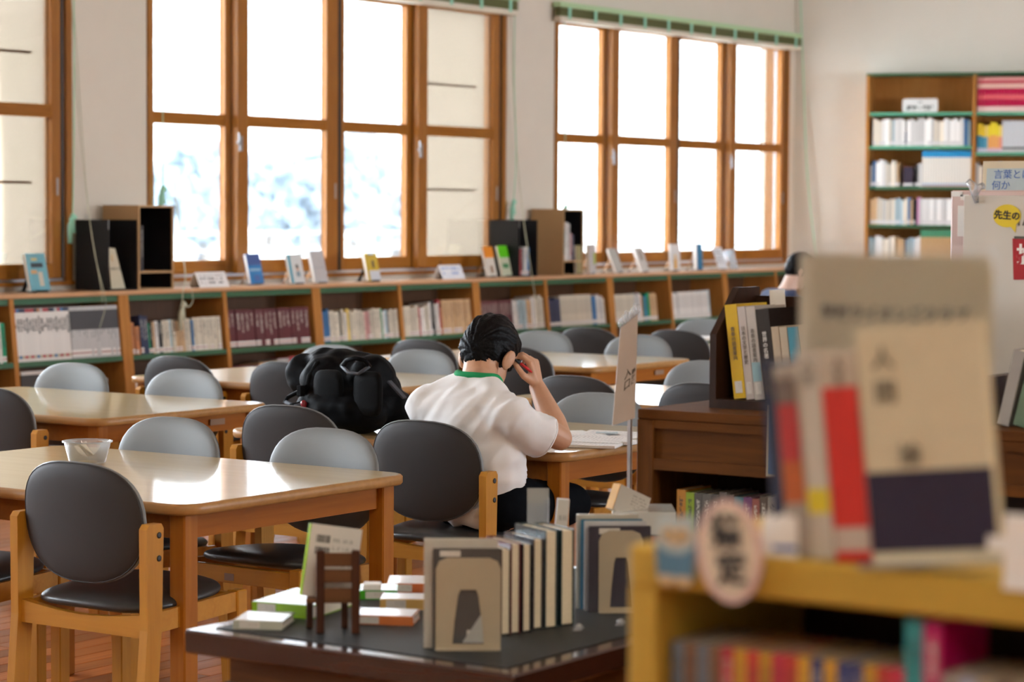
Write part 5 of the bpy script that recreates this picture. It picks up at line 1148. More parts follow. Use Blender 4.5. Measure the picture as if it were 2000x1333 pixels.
# ================================================================== pale foreground bookcase
FZ = 1.12
fp = onz(1226, 1071, FZ); fx, fy = fp.x + 0.02, fp.y + 0.011
fs = empty('pale_bookcase', (fx, fy, 0), 0, 'pale wooden bookcase in the foreground with upright books on top', 'bookcase')
FL, FD = 1.25, 0.30
MB().rbox((0, -FL, FZ - 0.037), (FD, 0.0, FZ), 0.003).build('top_board', 'pale_wood', fs)
MB().rbox((0.0, -0.030, 0), (FD, 0.0, FZ - 0.037), 0.002).build('side_panel', 'pale_wood', fs); MB().rbox((0.0, -FL, 0), (FD, -FL + 0.03, FZ - 0.037), 0.002).build('side_panel', 'pale_wood', fs)
MB().box((FD - 0.008, -FL + 0.03, 0), (FD, -0.03, FZ - 0.037)).build('back_panel', 'espresso_wood', fs)
for z in (0.925, 0.62, 0.32, 0.06): MB().box((0.004, -FL + 0.03, z - 0.022), (FD - 0.008, -0.03, z)).build('shelf', 'pale_wood', fs)
# upright books in the shelf just visible at the bottom of the view
yy = -0.036
FC = {'slate blue': (0.16, 0.20, 0.26), 'umber': (0.20, 0.11, 0.06), 'scarlet': (0.50, 0.05, 0.04), 'amber': (0.55, 0.30, 0.03), 'indigo': (0.04, 0.05, 0.16), 'crimson': (0.45, 0.03, 0.06), 'turquoise': (0.03, 0.26, 0.28), 'magenta': (0.40, 0.0, 0.10), 'warm grey': (0.30, 0.27, 0.25), 'sand': (0.42, 0.35, 0.26), 'taupe': (0.18, 0.12, 0.09), 'lavender': (0.32, 0.34, 0.42), 'black': (0.03, 0.03, 0.035)}
seq = ['slate blue', 'umber', 'slate blue', 'umber', 'crimson', 'amber', 'scarlet', 'amber', 'crimson', 'scarlet', 'amber', 'indigo', 'amber', 'indigo', 'indigo', 'amber', 'scarlet', 'crimson', 'turquoise', 'magenta', 'warm grey', 'lavender', 'sand', 'taupe', 'sand', 'taupe', 'lavender', 'warm grey', 'lavender', 'warm grey', 'black', 'sand', 'taupe', 'sand', 'umber', 'black', 'warm grey', 'sand']
fr = [(FC[n_], n_, 0.150 if n_ in ('turquoise', 'magenta') else 0.105) for n_ in seq]
for k, (c, cn, h_) in enumerate(fr):
    th = 0.0125 if k < 18 else (0.017 if k < 20 else 0.016)
    M = T(fx + 0.02, fy + yy, 0.9255) @ RZ(-PI / 2); o = book(M, th, 0.10, h_, shade(c, 0.2), cn + ' paperback on the upper shelf of the pale bookcase', cn + ' paperbacks in the pale bookcase')
    if 4 <= k < 18: strip(o, 0.0, 0.52, (0.50, 0.33, 0.05), 'lower_band')
    yy -= th + 0.0006
# books standing on top, leaning to the left
def ftop(px, py): return onz(px, py, FZ)
tops = [(1553, 1072, 0.012, 0.175, (0.02, 0.03, 0.07), 'navy thin', []), (1566, 1074, 0.022, 0.172, (0.45, 0.40, 0.34), 'red and orange banded', [(0.0, 0.28, (0.34, 0.30, 0.26)), (0.28, 0.50, (0.42, 0.10, 0.02)), (0.50, 0.80, (0.40, 0.03, 0.03)), (0.80, 0.93, (0.16, 0.12, 0.10))]), (1594, 1076, 0.022, 0.185, (0.52, 0.48, 0.41), 'white with a yellow foot patch', [(0.22, 0.34, (0.62, 0.50, 0.02))]),
        (1628, 1080, 0.036, 0.186, (0.50, 0.42, 0.33), 'red panelled', [(0.0, 0.83, (0.55, 0.018, 0.008)), (0.05, 0.16, (0.5, 0.42, 0.36))]), (1688, 1083, 0.020, 0.190, (0.50, 0.46, 0.38), 'plain white thick', [(0.5, 0.6, (0.25, 0.22, 0.20))]), (1722, 1085, 0.022, 0.182, (0.50, 0.46, 0.40), 'purple-brown banded', [(0.0, 0.55, (0.05, 0.035, 0.10)), (0.55, 0.86, (0.07, 0.04, 0.03))])]
fy_ = ftop(1580, 1072).y
for (px, py, th, h_, c, cn, bands) in tops:
    M = T(fx + 0.015, fy_, FZ + 0.0005) @ RX(-0.11) @ RZ(-PI / 2)
    t = near_book(M, th, 0.128, h_, c, cn + ' book leaning on top of the pale bookcase', pages='pages_white')
    for bi, (z0, z1, bc_) in enumerate(bands):
        a = MB().box((0.0006 + 0.0003 * bi, -0.0006 - 0.0004 * bi, z0 * h_), (th - 0.0006 - 0.0003 * bi, 0, z1 * h_)).build('spine_band', 'tinted', t.children[0]); a.color = (*bc_, 1)
    fy_ -= th * 1.007 + 0.0012
    lettering('人生', 0.013, 'ink_soft', t.children[0], Matrix(((1, 0, 0, th / 2), (0, 0, 1, -0.001), (0, 1, 0, h_ * 0.90), (0, 0, 0, 1))), 'title', 0.0003, vertical=True)
# the cream-covered book shown face-on with a dark purple wrapper band
p = ftop(1806, 1088); M = T(fx + 0.008, p.y - 0.004, FZ + 0.002) @ RZ(-PI / 2 + 0.08) @ RX(-0.02) @ RY(-0.11)
t = empty('display_book', (0, 0, 0), 0, 'cream book with a dark purple paper band standing face-on on the pale bookcase', 'book'); t.matrix_world = M
cv = MB().box((-0.012, 0, 0), (0.102, 0.002, 0.208)).box((-0.012, 0.016, 0), (0.102, 0.018, 0.208)).build('cover', 'tinted', t); cv.color = (0.60, 0.53, 0.37, 1)
MB().box((-0.010, 0.002, 0.003), (0.100, 0.016, 0.205)).build('page_block', 'pages', t)
a = MB().box((-0.0125, -0.0008, 0.012), (0.1025, 0, 0.082)).build('paper_band', 'tinted', cv); a.color = (0.012, 0.006, 0.030, 1)
for (x, z, s_) in ((0.012, 0.180, '人'), (0.012, 0.150, '間'), (0.030, 0.095, '論')): lettering(s_, 0.022, 'ink_soft', t, Matrix(((1, 0, 0, x), (0, 0, 1, -0.001), (0, 1, 0, z), (0, 0, 0, 1))))
MB().box((-0.02, -0.018, 0), (0.11, 0.024, 0.003)).build('stand_foot', 'clear_film', t)
# cream placard behind the books
pL = onX(1560, 800, fx + 0.168); pR = onX(1934, 800, fx + 0.168)
t = empty('placard', (fx + 0.168, (pL.y + pR.y) / 2, FZ), -PI / 2, 'cream placard in an acrylic holder naming the donating club, behind the upright books', 'sign')
wd = pL.y - pR.y; zt = onX(1745, 500, fx + 0.168).z - FZ
MB().box((-wd / 2, 0, 0.002), (wd / 2, 0.002, zt)).build('placard_card', 'placard_cream', t)
MB().box((-wd / 2, -0.003, 0), (wd / 2, -0.0012, zt + 0.010)).box((-wd / 2, 0.0028, 0), (wd / 2, 0.0046, zt + 0.010)).box((-wd / 2, -0.02, 0.0), (wd / 2, 0.03, 0.002)).build('acrylic_sleeve', 'clear_plastic', t)
zz = onX(1745, 616, fx + 0.168).z - FZ
lettering('学校ライオンズクラブ', 0.0152, 'ink', t, T(0, -0.0006, zz) @ RX(PI / 2), extr=0.0003, bold=0.0004)
lettering('寄贈', 0.011, 'ink', t, T(0.005, -0.0006, zz - 0.023) @ RX(PI / 2), extr=0.0003, bold=0.0004)
# white card at the left, small bright card at the right
wc = [onX(1484, 1076, fx + 0.010), onX(1557, 1080, fx + 0.010), onX(1556, 980, fx + 0.016), onX(1490, 1010, fx + 0.016)]
o_ = Vector((fx + 0.010, wc[0].y, FZ)); t = empty('white_card', o_, 0, 'white card with a blue footer leaning left of the upright books', 'sign')
q_ = [v - o_ for v in wc]; q_[0].z = q_[1].z = 0.0008
MB().add(q_ + [v + Vector((0.0015, 0, 0)) for v in q_], [(0, 1, 2, 3), (7, 6, 5, 4), (0, 4, 5, 1), (1, 5, 6, 2), (2, 6, 7, 3), (3, 7, 4, 0)]).build('card', 'paper', t)
f_ = [q_[0].lerp(q_[1], 0.35).lerp(q_[3].lerp(q_[2], 0.35), 0.12), q_[1].lerp(q_[2], 0.12), q_[1].lerp(q_[2], 0.22), q_[0].lerp(q_[1], 0.35).lerp(q_[3].lerp(q_[2], 0.35), 0.24)]
MB().add([v - Vector((0.0008, 0, 0)) for v in f_], [(0, 1, 2, 3)]).build('footer_print', 'ink_blue', t)
t = empty('paper_tag', (fx - 0.0045, 0.8025, FZ), -PI / 2, 'white paper tag at the front edge of the pale bookcase', 'sign')
MB().box((0.0, 0.0, 0.0), (0.075, 0.002, 0.058)).box((-0.015, 0.0, 0.026), (0.0, 0.002, 0.038)).box((0.0, -0.0012, -0.006), (0.075, 0.0006, 0.001)).build('tag_sheet', 'paper', t)
# owl cut-out and oval sign fixed to the front edge
po_ = onX(1322, 1073, fx - 0.006); t = empty('owl_cutout', po_, -PI / 2, 'blue felt owl cut-out fixed to the front edge of the pale bookcase', 'decoration')
def oval(a, b_, n=24, dx_=0, dz_=0): return [(dx_ + a * math.cos(2 * PI * k / n), dz_ + b_ * math.sin(2 * PI * k / n)) for k in range(n)]
FMx = RX(PI / 2)
MB().prism([(-0.018, -0.028), (0.018, -0.028), (0.0215, 0.0), (0.019, 0.022), (0.016, 0.033), (0.0, 0.028), (-0.016, 0.033), (-0.019, 0.022), (-0.0215, 0.0)], 0, 0.003, 0, FMx).build('body', 'owl_pale', t)
MB().prism([(-0.0185, -0.024), (0.0185, -0.024), (0.0205, 0.004), (0.008, -0.004), (-0.008, -0.004), (-0.0205, 0.004)], 0.003, 0.0042, 0, FMx).build('vest', 'owl_blue', t)
for s_ in (-1, 1):
    e_ = MB().prism(oval(0.0075, 0.0075, 16, s_ * 0.007, 0.013), 0.003, 0.0045, 0, FMx).build('eye_disc', 'owl_tan', t); MB().prism(oval(0.0028, 0.0028, 10, s_ * 0.007, 0.013), 0.0045, 0.005, 0, FMx).build('pupil', 'ink', e_)
    MB().prism(oval(0.007, 0.005, 12, s_ * 0.009, -0.029), 0.0, 0.004, 0, FMx).build('foot', 'owl_tan', t)
MB().prism([(-0.003, 0.008), (0.0, 0.001), (0.003, 0.008)], 0.0045, 0.006, 0, FMx).build('beak', 'owl_tan', t)
ps = onX(1427, 1078, fx - 0.007); t = empty('oval_sign', ps, -PI / 2, 'oval pink-rimmed sign with two black characters on the pale bookcase edge', 'sign')
TL_ = FMx @ RZ(0.10)
MB().prism(oval(0.0335, 0.047, 28), 0, 0.003, 0, TL_).build('rim', 'sign_pink_edge', t); MB().prism(oval(0.0275, 0.041, 28), 0.003, 0.004, 0, TL_).build('face', 'sign_oval', t)
lettering('指', 0.032, 'ink', t, TL_ @ T(-0.001, 0.017, 0.0045), bold=0.0012); lettering('定', 0.032, 'ink', t, TL_ @ T(0.002, -0.017, 0.0045), bold=0.0012)
# ================================================================== people
def ellip(bm, c, r, rot=None, seg=16):
    q = bmesh.ops.create_uvsphere(bm, u_segments=seg, v_segments=seg // 2 + 2, radius=1.0)
    M = Matrix.Translation(c) @ (rot.to_matrix().to_4x4() if rot is not None else Matrix.Identity(4)) @ Matrix.Diagonal((*r, 1))
    bmesh.ops.transform(bm, matrix=M, verts=q['verts'])
def caps(bm, p, q, r1, r2, n=14, flat=None):
    """tapered capsule"""
    p, q = Vector(p), Vector(q); d = q - p; L = d.length; d.normalize()
    a = Vector((0, 0, 1)) if abs(d.z) < 0.9 else Vector((1, 0, 0)); x = d.cross(a).normalized(); y = d.cross(x)
    rings = []
    for k in range(5): t = -PI / 2 + PI / 2 * k / 4; rings.append((p + d * (r1 * math.sin(t)), max(r1 * math.cos(t), 1e-4)))
    for k in range(5): t = PI / 2 * k / 4; rings.append((q + d * (r2 * math.sin(t)), max(r2 * math.cos(t), 1e-4)))
    vs = [[bm.verts.new(c + (x * math.cos(2 * PI * i / n) + y * math.sin(2 * PI * i / n)) * rr) for i in range(n)] for c, rr in rings]
    for a_ in range(len(vs) - 1):
        for i in range(n): bm.faces.new((vs[a_][i], vs[a_][(i + 1) % n], vs[a_ + 1][(i + 1) % n], vs[a_ + 1][i]))
    bm.faces.new(vs[0][::-1]); bm.faces.new(vs[-1])
def chain(bm, pts, rs):
    for i in range(len(pts) - 1): caps(bm, pts[i], pts[i + 1], rs[i], rs[i + 1])
def fuse(bm, voxel, smooth=4, disp=None, cut=None):
    """melt overlapping shapes into one continuous skin"""
    bmesh.ops.recalc_face_normals(bm, faces=bm.faces[:])
    me = bpy.data.meshes.new('tmp'); bm.to_mesh(me); bm.free(); o = bpy.data.objects.new('tmp', me); COL.objects.link(o)
    r_ = o.modifiers.new('r', 'REMESH'); r_.mode = 'VOXEL'; r_.voxel_size = voxel; r_.use_smooth_shade = True
    if smooth: s_ = o.modifiers.new('s', 'SMOOTH'); s_.iterations = smooth; s_.factor = 0.5
    dg = bpy.context.evaluated_depsgraph_get(); out = bpy.data.meshes.new_from_object(o.evaluated_get(dg))
    bpy.data.objects.remove(o); bpy.data.meshes.remove(me)
    if disp:
        nn = [v.normal.copy() for v in out.vertices]
        for v, n_ in zip(out.vertices, nn): v.co += n_ * disp(v.co)
    if cut:
        b2_ = bmesh.new(); b2_.from_mesh(out); bmesh.ops.delete(b2_, geom=[v for v in b2_.verts if cut(v.co)], context='VERTS'); b2_.to_mesh(out); b2_.free()
    for p_ in out.polygons: p_.use_smooth = True
    return out
def mesh_obj(name, me, mat, parent=None):
    me.materials.clear(); me.materials.append(MATS[mat]); o = bpy.data.objects.new(name, me); COL.objects.link(o)
    if parent is not None: o.parent = parent
    return o
V = Vector
def lerp(a, b_, t): return V(a).lerp(V(b_), t)
# ---- the student at the table: joints from the photograph, seated, leaning over the table, head on the right hand
HIP_L, HIP_R = V((5.945, 4.28, 0.545)), V((5.945, 4.11, 0.545))
KN_L, KN_R = V((6.30, 4.33, 0.515)), V((6.30, 4.09, 0.515)); FT_L, FT_R = V((6.22, 4.34, 0.07)), V((6.22, 4.08, 0.07))
PEL, BEL, CHE, NEC = V((5.945, 4.195, 0.56)), V((5.935, 4.205, 0.69)), V((5.935, 4.228, 0.80)), V((5.975, 4.230, 0.905))
SH_L, SH_R = V((5.915, 4.375, 0.830)), V((5.915, 4.068, 0.820))
EL_R = V((6.088, 4.006, 0.742)); WR_R = V((6.185, 4.155, 0.885))
EL_L = V((6.10, 4.46, 0.742)); WR_L = V((6.30, 4.33, 0.735))
HC = V((6.07, 4.258, 0.990)); HR = Euler((0, 0.62, 0.10))            # head centre, bowed forward
HM = Matrix.Translation(HC) @ HR.to_matrix().to_4x4()                 # head frame: x face, y left, z crown
def H(x, y, z): return HM @ V((x, y, z))
bm = bmesh.new()
ellip(bm, H(0.004, 0, 0.022), (0.094, 0.073, 0.088), HR); ellip(bm, H(0.030, 0, -0.045), (0.062, 0.056, 0.070), HR); ellip(bm, H(-0.03, 0, -0.02), (0.062, 0.062, 0.07), HR)
ellip(bm, H(0.055, 0, -0.090), (0.030, 0.030, 0.022), HR)                                                    # chin
caps(bm, H(0.090, 0, 0.0), H(0.108, 0, -0.032), 0.007, 0.011); ellip(bm, H(0.086, 0, -0.058), (0.012, 0.022, 0.008), HR)   # nose, mouth
ellip(bm, H(0.082, 0, 0.018), (0.014, 0.050, 0.010), HR)                                                     # brow
caps(bm, H(-0.022, 0, -0.055), NEC + V((0, 0, -0.02)), 0.053, 0.060); caps(bm, NEC, CHE, 0.055, 0.06)
for s_ in (1, -1):      # ears
    ellip(bm, H(-0.010, s_ * 0.083, -0.026), (0.021, 0.010, 0.033), Euler((HR.x, HR.y, HR.z + s_ * 0.45))); ellip(bm, H(-0.002, s_ * 0.074, -0.048), (0.010, 0.007, 0.012), HR)
# trunk under the shirt, legs under the shorts
chain(bm, [PEL, BEL, CHE], [0.075, 0.07, 0.07]); caps(bm, SH_L, SH_R, 0.045, 0.045)
for sh, el, wr in ((SH_R, EL_R, WR_R), (SH_L, EL_L, WR_L)):
    chain(bm, [sh, lerp(sh, el, 0.5), el], [0.044, 0.043, 0.038]); chain(bm, [el, lerp(el, wr, 0.30), wr], [0.037, 0.041, 0.026])
for hp, kn, ft in ((HIP_L, KN_L, FT_L), (HIP_R, KN_R, FT_R)):
    chain(bm, [hp, lerp(hp, kn, 0.5), kn], [0.080, 0.070, 0.052]); chain(bm, [kn, lerp(kn, ft, 0.35), ft], [0.050, 0.052, 0.034]); caps(bm, ft + V((-0.03, 0, -0.035)), ft + V((0.15, 0, -0.045)), 0.034, 0.024)
# hands: palm, four fingers of different lengths and a thumb
def hand(bm, wr, fwd, nrm, side, curl, spread=0.10, sc=1.0):
    """fwd: wrist to knuckles; nrm: out of the back of the hand; side: toward the thumb"""
    fwd, nrm, side = V(fwd).normalized(), V(nrm).normalized(), V(side).normalized()
    kn0 = wr + fwd * 0.082 * sc
    for k in range(4): caps(bm, wr + side * (0.010 - 0.009 * k) * sc, kn0 + side * (0.028 - 0.0195 * k) * sc - fwd * 0.004 * abs(k - 1) * sc, 0.015 * sc, 0.0115 * sc)
    for k, L in enumerate((0.070, 0.078, 0.073, 0.058)):
        p = kn0 + side * (0.028 - 0.0195 * k) * sc - fwd * 0.004 * abs(k - 1) * sc; d = (fwd + side * spread * (1.5 - k) * 0.5).normalized(); a = 0.0
        for j, (f_, r_) in enumerate(((0.45, 0.0092), (0.32, 0.0084), (0.23, 0.0074))):
            a += curl[j] * (0.85 + 0.1 * k); dd = d * math.cos(a) - nrm * math.sin(a); q = p + dd * L * f_ * sc
            caps(bm, p, q, r_ * sc, r_ * 0.92 * sc); p = q
    tb0 = wr + side * 0.022 * sc + fwd * 0.024 * sc - nrm * 0.006 * sc
    t1 = tb0 + (side * 0.75 + fwd * 0.6 - nrm * 0.35).normalized() * 0.040 * sc; t2 = t1 + (fwd * 0.9 + side * 0.1 - nrm * 0.4).normalized() * 0.032 * sc; t3 = t2 + (fwd * 0.9 - side * 0.25 - nrm * 0.4).normalized() * 0.024 * sc
    caps(bm, tb0, t1, 0.014 * sc, 0.011 * sc); caps(bm, t1, t2, 0.0105 * sc, 0.0095 * sc); caps(bm, t2, t3, 0.0095 * sc, 0.008 * sc)
HWR = WR_R
hand(bm, HWR, (-0.12, 0.16, 1.0), (0.30, -0.95, 0.18), (-0.93, -0.28, -0.10), (0.75, 0.95, 0.55))
hand(bm, WR_L, (0.9, -0.4, -0.02), (0.05, 0.05, 1.0), (-0.4, -0.9, 0.0), (0.25, 0.35, 0.25))
body = mesh_obj('person', fuse(bm, 0.0048, 3), 'skin')
tag(body, 'student in a white shirt with green collar bent over papers, head on right hand', 'person')
# hair: thick on the crown, cropped toward the nape, with combed strands
bm = bmesh.new()
ellip(bm, H(-0.004, 0, 0.030), (0.103, 0.083, 0.097), HR); ellip(bm, H(-0.040, 0.002, -0.004), (0.068, 0.074, 0.074), HR); ellip(bm, H(0.03, 0.0, 0.055), (0.078, 0.074, 0.068), HR)
ellip(bm, H(-0.058, 0.0, -0.046), (0.030, 0.046, 0.034), HR); ellip(bm, H(-0.045, 0.040, -0.008), (0.045, 0.030, 0.040), HR); ellip(bm, H(-0.045, -0.040, -0.008), (0.045, 0.030, 0.040), HR)
ellip(bm, H(0.07, 0.0, 0.035), (0.045, 0.066, 0.045), HR)
HI = HM.inverted()
def strands(co):
    l = HI @ co; a = math.atan2(l.y, l.z + 0.05); u = V((a * 16 + l.x * 18, l.x * 10, l.z * 6))
    return 0.0045 * noise.noise(u) + 0.004 * noise.noise(V((a * 5, l.x * 22, l.z * 5))) + 0.0022 * noise.noise(V((a * 42, l.x * 16, 3)))
hair = mesh_obj('hair', fuse(bm, 0.0042, 2, strands), 'hair_black', body)
for s_ in (1, -1):
    e_ = bmesh.new(); ellip(e_, H(0.083, s_ * 0.032, -0.002), (0.009, 0.013, 0.010), HR, 10); me = bpy.data.meshes.new('eye'); e_.to_mesh(me); e_.free(); mesh_obj('eye', me, 'ink', body)
# shirt: loose body and wide sleeves with folds
bm = bmesh.new()
ellip(bm, PEL + V((0.0, 0, -0.02)), (0.112, 0.168, 0.072)); ellip(bm, BEL + V((0, 0, -0.01)), (0.104, 0.158, 0.13)); ellip(bm, CHE + V((-0.004, 0, -0.02)), (0.100, 0.172, 0.125))
ellip(bm, lerp(PEL, BEL, 0.5), (0.106, 0.160, 0.11))
caps(bm, SH_L + V((0.0, -0.02, 0.0)), NEC + V((-0.012, 0.02, -0.022)), 0.062, 0.058); caps(bm, SH_R + V((0.0, 0.02, 0.0)), NEC + V((-0.012, -0.02, -0.022)), 0.062, 0.058)
caps(bm, SH_L, SH_R, 0.062, 0.062)
SE_R, SE_L = lerp(SH_R, EL_R, 0.62) + V((-0.012, -0.004, -0.018)), lerp(SH_L, EL_L, 0.70)
caps(bm, SH_R, lerp(SH_R, SE_R, 0.5) + V((0, 0, -0.012)), 0.060, 0.060); caps(bm, lerp(SH_R, SE_R, 0.5) + V((0, 0, -0.012)), SE_R, 0.060, 0.063)
caps(bm, SH_L, lerp(SH_L, SE_L, 0.5), 0.062, 0.062); caps(bm, lerp(SH_L, SE_L, 0.5), SE_L, 0.062, 0.066)
axR, axL = (EL_R - SH_R).normalized(), (EL_L - SH_L).normalized()
def folds(co):
    d = 0.0
    q = co.y * 0.8 + co.z * 0.6; d += 0.011 * noise.noise(V((co.x * 6, q * 13, co.z * 2.5))) + 0.006 * (1 - 2 * abs(noise.noise(V((co.x * 9, q * 24, co.z * 5 + 4)))))
    low = max(0.0, min(1.0, (0.62 - co.z) / 0.12)); d += low * 0.012 * noise.noise(V((co.x * 22, co.y * 14, co.z * 30)))
    return d
def sleeve_cut(co): return ((co - SE_R).dot(axR) > 0.012 and (co - SE_R).length < 0.16 and co.y < 4.10) or ((co - SE_L).dot(axL) > 0.02 and (co - SE_L).length < 0.16 and co.y > 4.36) or ((co - NEC).length < 0.068 and (co - NEC).dot(V((0.35, 0, 0.94))) > 0.012)
shirt_me = fuse(bm, 0.007, 6, folds, sleeve_cut)
shirt = mesh_obj('shirt', shirt_me, 'shirt_white', body); sd = shirt.modifiers.new('cloth', 'SOLIDIFY'); sd.thickness = 0.003; sd.offset = 0
# sleeve hem and collar bands follow the cut edges
def ring(c, ax, ra, rb, n=28, up=V((0, 0, 1)), ph=0.0):
    ax = V(ax).normalized(); x = up.cross(ax).normalized(); y = ax.cross(x)
    return [V(c) + x * ra * math.cos(2 * PI * k / n + ph) + y * rb * math.sin(2 * PI * k / n + ph) for k in range(n)]
def edge_loops(me):
    b2_ = bmesh.new(); b2_.from_mesh(me); be = [e for e in b2_.edges if e.is_boundary]; adj = {}
    for e in be:
        a, b_ = e.verts[0].index, e.verts[1].index; adj.setdefault(a, []).append(b_); adj.setdefault(b_, []).append(a)
    co = {v.index: v.co.copy() for v in b2_.verts}; b2_.free(); loops = []; seen = set()
    for s in adj:
        if s in seen: continue
        lp = [s]; seen.add(s); cur = s
        while True:
            nx = [v for v in adj[cur] if v not in seen]
            if not nx: break
            cur = nx[0]; seen.add(cur); lp.append(cur)
        loops.append([co[i] for i in lp])
    return loops
def smooth_loop(lp, it=12):
    for _ in range(it): lp = [(lp[i - 1] + lp[i] * 2 + lp[(i + 1) % len(lp)]) / 4 for i in range(len(lp))]
    return lp[::2]
for lp in sorted(edge_loops(shirt_me), key=len)[-3:]:
    c = sum(lp, V((0, 0, 0))) / len(lp); lp = smooth_loop(lp)
    if (c - NEC).length < 0.09: 
        MB().tube(lp, 0.011, 8, closed=True).build('collar', 'collar_green', body)
    else: MB().tube(lp, 0.0045, 6, closed=True).build('sleeve_hem', 'shirt_white', body)
# dark shorts
bm = bmesh.new(); ellip(bm, PEL + V((0.01, 0, -0.03)), (0.110, 0.160, 0.065))
for hp, kn in ((HIP_L, KN_L), (HIP_R, KN_R)): chain(bm, [hp + V((0, 0, 0.003)), lerp(hp, kn, 0.55), lerp(hp, kn, 0.92)], [0.086, 0.082, 0.070])
mesh_obj('shorts', fuse(bm, 0.010, 4, lambda co: 0.006 * noise.noise(co * 14)), 'shorts_navy', body)
for ft in (FT_L, FT_R):
    bm = bmesh.new(); caps(bm, ft + V((-0.035, 0, -0.030)), ft + V((0.165, 0, -0.040)), 0.040, 0.030); me = fuse(bm, 0.012, 2); 
    for v in me.vertices: v.co.z = max(v.co.z, 0.001)
    mesh_obj('shoe', me, 'vinyl_dark', body)
# red pen in the raised hand
pe = empty('pen', (0, 0, 0), 0, "red pen held in the student's raised hand beside the ear", 'pen')
pc_ = HWR + V((-0.12, 0.16, 1.0)).normalized() * 0.075 + V((-0.045, 0.0, -0.008)); pd = V((-0.35, -0.1, 0.75)).normalized(); pdd = V((-0.62, 0.45, 0.55)).normalized()
MB().tube([pc_ - pdd * 0.03, pc_ + pdd * 0.018], 0.0046, 8).build('barrel', 'red_plastic', pe); MB().tube([pc_ + pdd * 0.018, pc_ + pdd * 0.042], [0.0046, 0.003], 8).build('pen_cap', 'ink', pe)

# ---- a second reader far back, in navy, mostly hidden behind the placard
base = CAM + ray(1548, 545) * 16.2
B0 = V((base.x, base.y, 0))
fw = V((0.75, -0.65, 0)).normalized(); lf = V((-fw.y, fw.x, 0))
def W(f_, l, z): return B0 + fw * f_ + lf * l + V((0, 0, z))
hz = (CAM + ray(1552, 528) * 16.2).z
bm = bmesh.new()
HR2 = Euler((0, 0.45, math.atan2(fw.y, fw.x)))
hc = W(0.05, 0, hz); HM2 = Matrix.Translation(hc) @ HR2.to_matrix().to_4x4()
def H2(x, y, z): return HM2 @ V((x, y, z))
ellip(bm, H2(0, 0, 0.02), (0.094, 0.075, 0.088), HR2); ellip(bm, H2(0.03, 0, -0.05), (0.06, 0.055, 0.068), HR2); caps(bm, H2(0.092, 0, 0), H2(0.108, 0, -0.03), 0.007, 0.011); ellip(bm, H2(0.055, 0, -0.092), (0.028, 0.028, 0.02), HR2)
for s_ in (1, -1): ellip(bm, H2(-0.008, s_ * 0.077, -0.02), (0.018, 0.009, 0.03), HR2)
nb = W(-0.03, 0, hz - 0.13); caps(bm, H2(-0.02, 0, -0.05), nb, 0.052, 0.058)
chb, peb = W(-0.10, 0, hz - 0.28), W(-0.14, 0, 0.56)
chain(bm, [nb, chb, peb], [0.06, 0.11, 0.11]); shl, shr = W(-0.09, 0.19, hz - 0.20), W(-0.09, -0.19, hz - 0.20); caps(bm, shl, shr, 0.055, 0.055)
for sh, s_ in ((shl, 1), (shr, -1)):
    el = W(0.10, 0.22 * s_, 0.74); wr = W(0.30, 0.10 * s_, 0.735); chain(bm, [sh, el], [0.05, 0.038]); chain(bm, [el, wr], [0.036, 0.026])
    hand(bm, wr, fw - lf * 0.3 * s_, (0, 0, 1), -lf * s_, (0.2, 0.3, 0.2))
    hp, kn, ft = W(-0.12, 0.09 * s_, 0.535), W(0.28, 0.12 * s_, 0.51), W(0.22, 0.12 * s_, 0.07)
    chain(bm, [hp, kn], [0.08, 0.055]); chain(bm, [kn, ft], [0.05, 0.035]); caps(bm, ft + V((0, 0, -0.035)), ft + fw * 0.15 + V((0, 0, -0.045)), 0.034, 0.024)
reader = mesh_obj('person', fuse(bm, 0.0075, 3), 'skin_pale'); tag(reader, 'dark-haired reader in a navy shirt sitting far back by the end wall corner', 'person')
bm = bmesh.new(); ellip(bm, H2(-0.008, 0, 0.03), (0.102, 0.083, 0.094), HR2); ellip(bm, H2(-0.045, 0, -0.012), (0.062, 0.07, 0.062), HR2); ellip(bm, H2(0.05, 0, 0.06), (0.06, 0.068, 0.05), HR2)
mesh_obj('hair', fuse(bm, 0.007, 2, lambda co: 0.004 * noise.noise(co * 60)), 'hair_black', reader)
bm = bmesh.new(); chain(bm, [nb + V((0, 0, -0.03)), chb, peb + V((0, 0, -0.02))], [0.068, 0.128, 0.13]); caps(bm, shl, shr, 0.075, 0.075)
for sh, s_ in ((shl, 1), (shr, -1)): caps(bm, sh, sh.lerp(W(0.10, 0.22 * s_, 0.74), 0.65), 0.072, 0.062)
mesh_obj('shirt', fuse(bm, 0.010, 4, lambda co: 0.006 * noise.noise(co * 12)), 'shirt_navy', reader)
bm = bmesh.new()
for s_ in (1, -1): chain(bm, [W(-0.12, 0.09 * s_, 0.535), W(0.28, 0.12 * s_, 0.51)], [0.086, 0.06]); chain(bm, [W(0.28, 0.12 * s_, 0.51), W(0.22, 0.12 * s_, 0.12)], [0.06, 0.045])
mesh_obj('trousers', fuse(bm, 0.012, 3), 'shorts_navy', reader)
for s_ in (1, -1):
    e_ = bmesh.new(); ellip(e_, H2(0.083, s_ * 0.032, 0), (0.009, 0.013, 0.010), HR2, 10); me = bpy.data.meshes.new('eye'); e_.to_mesh(me); e_.free(); mesh_obj('eye', me, 'ink', reader)
o = copy_tree(CH0); a_ = math.atan2(fw.y, fw.x) - PI / 2; o.rotation_euler = (0, 0, a_); pz = W(-0.13, 0, 0); o.location = (pz.x, pz.y, 0); tag(o, 'grey chair under the far reader in navy', 'chair', 'grey vinyl chairs')
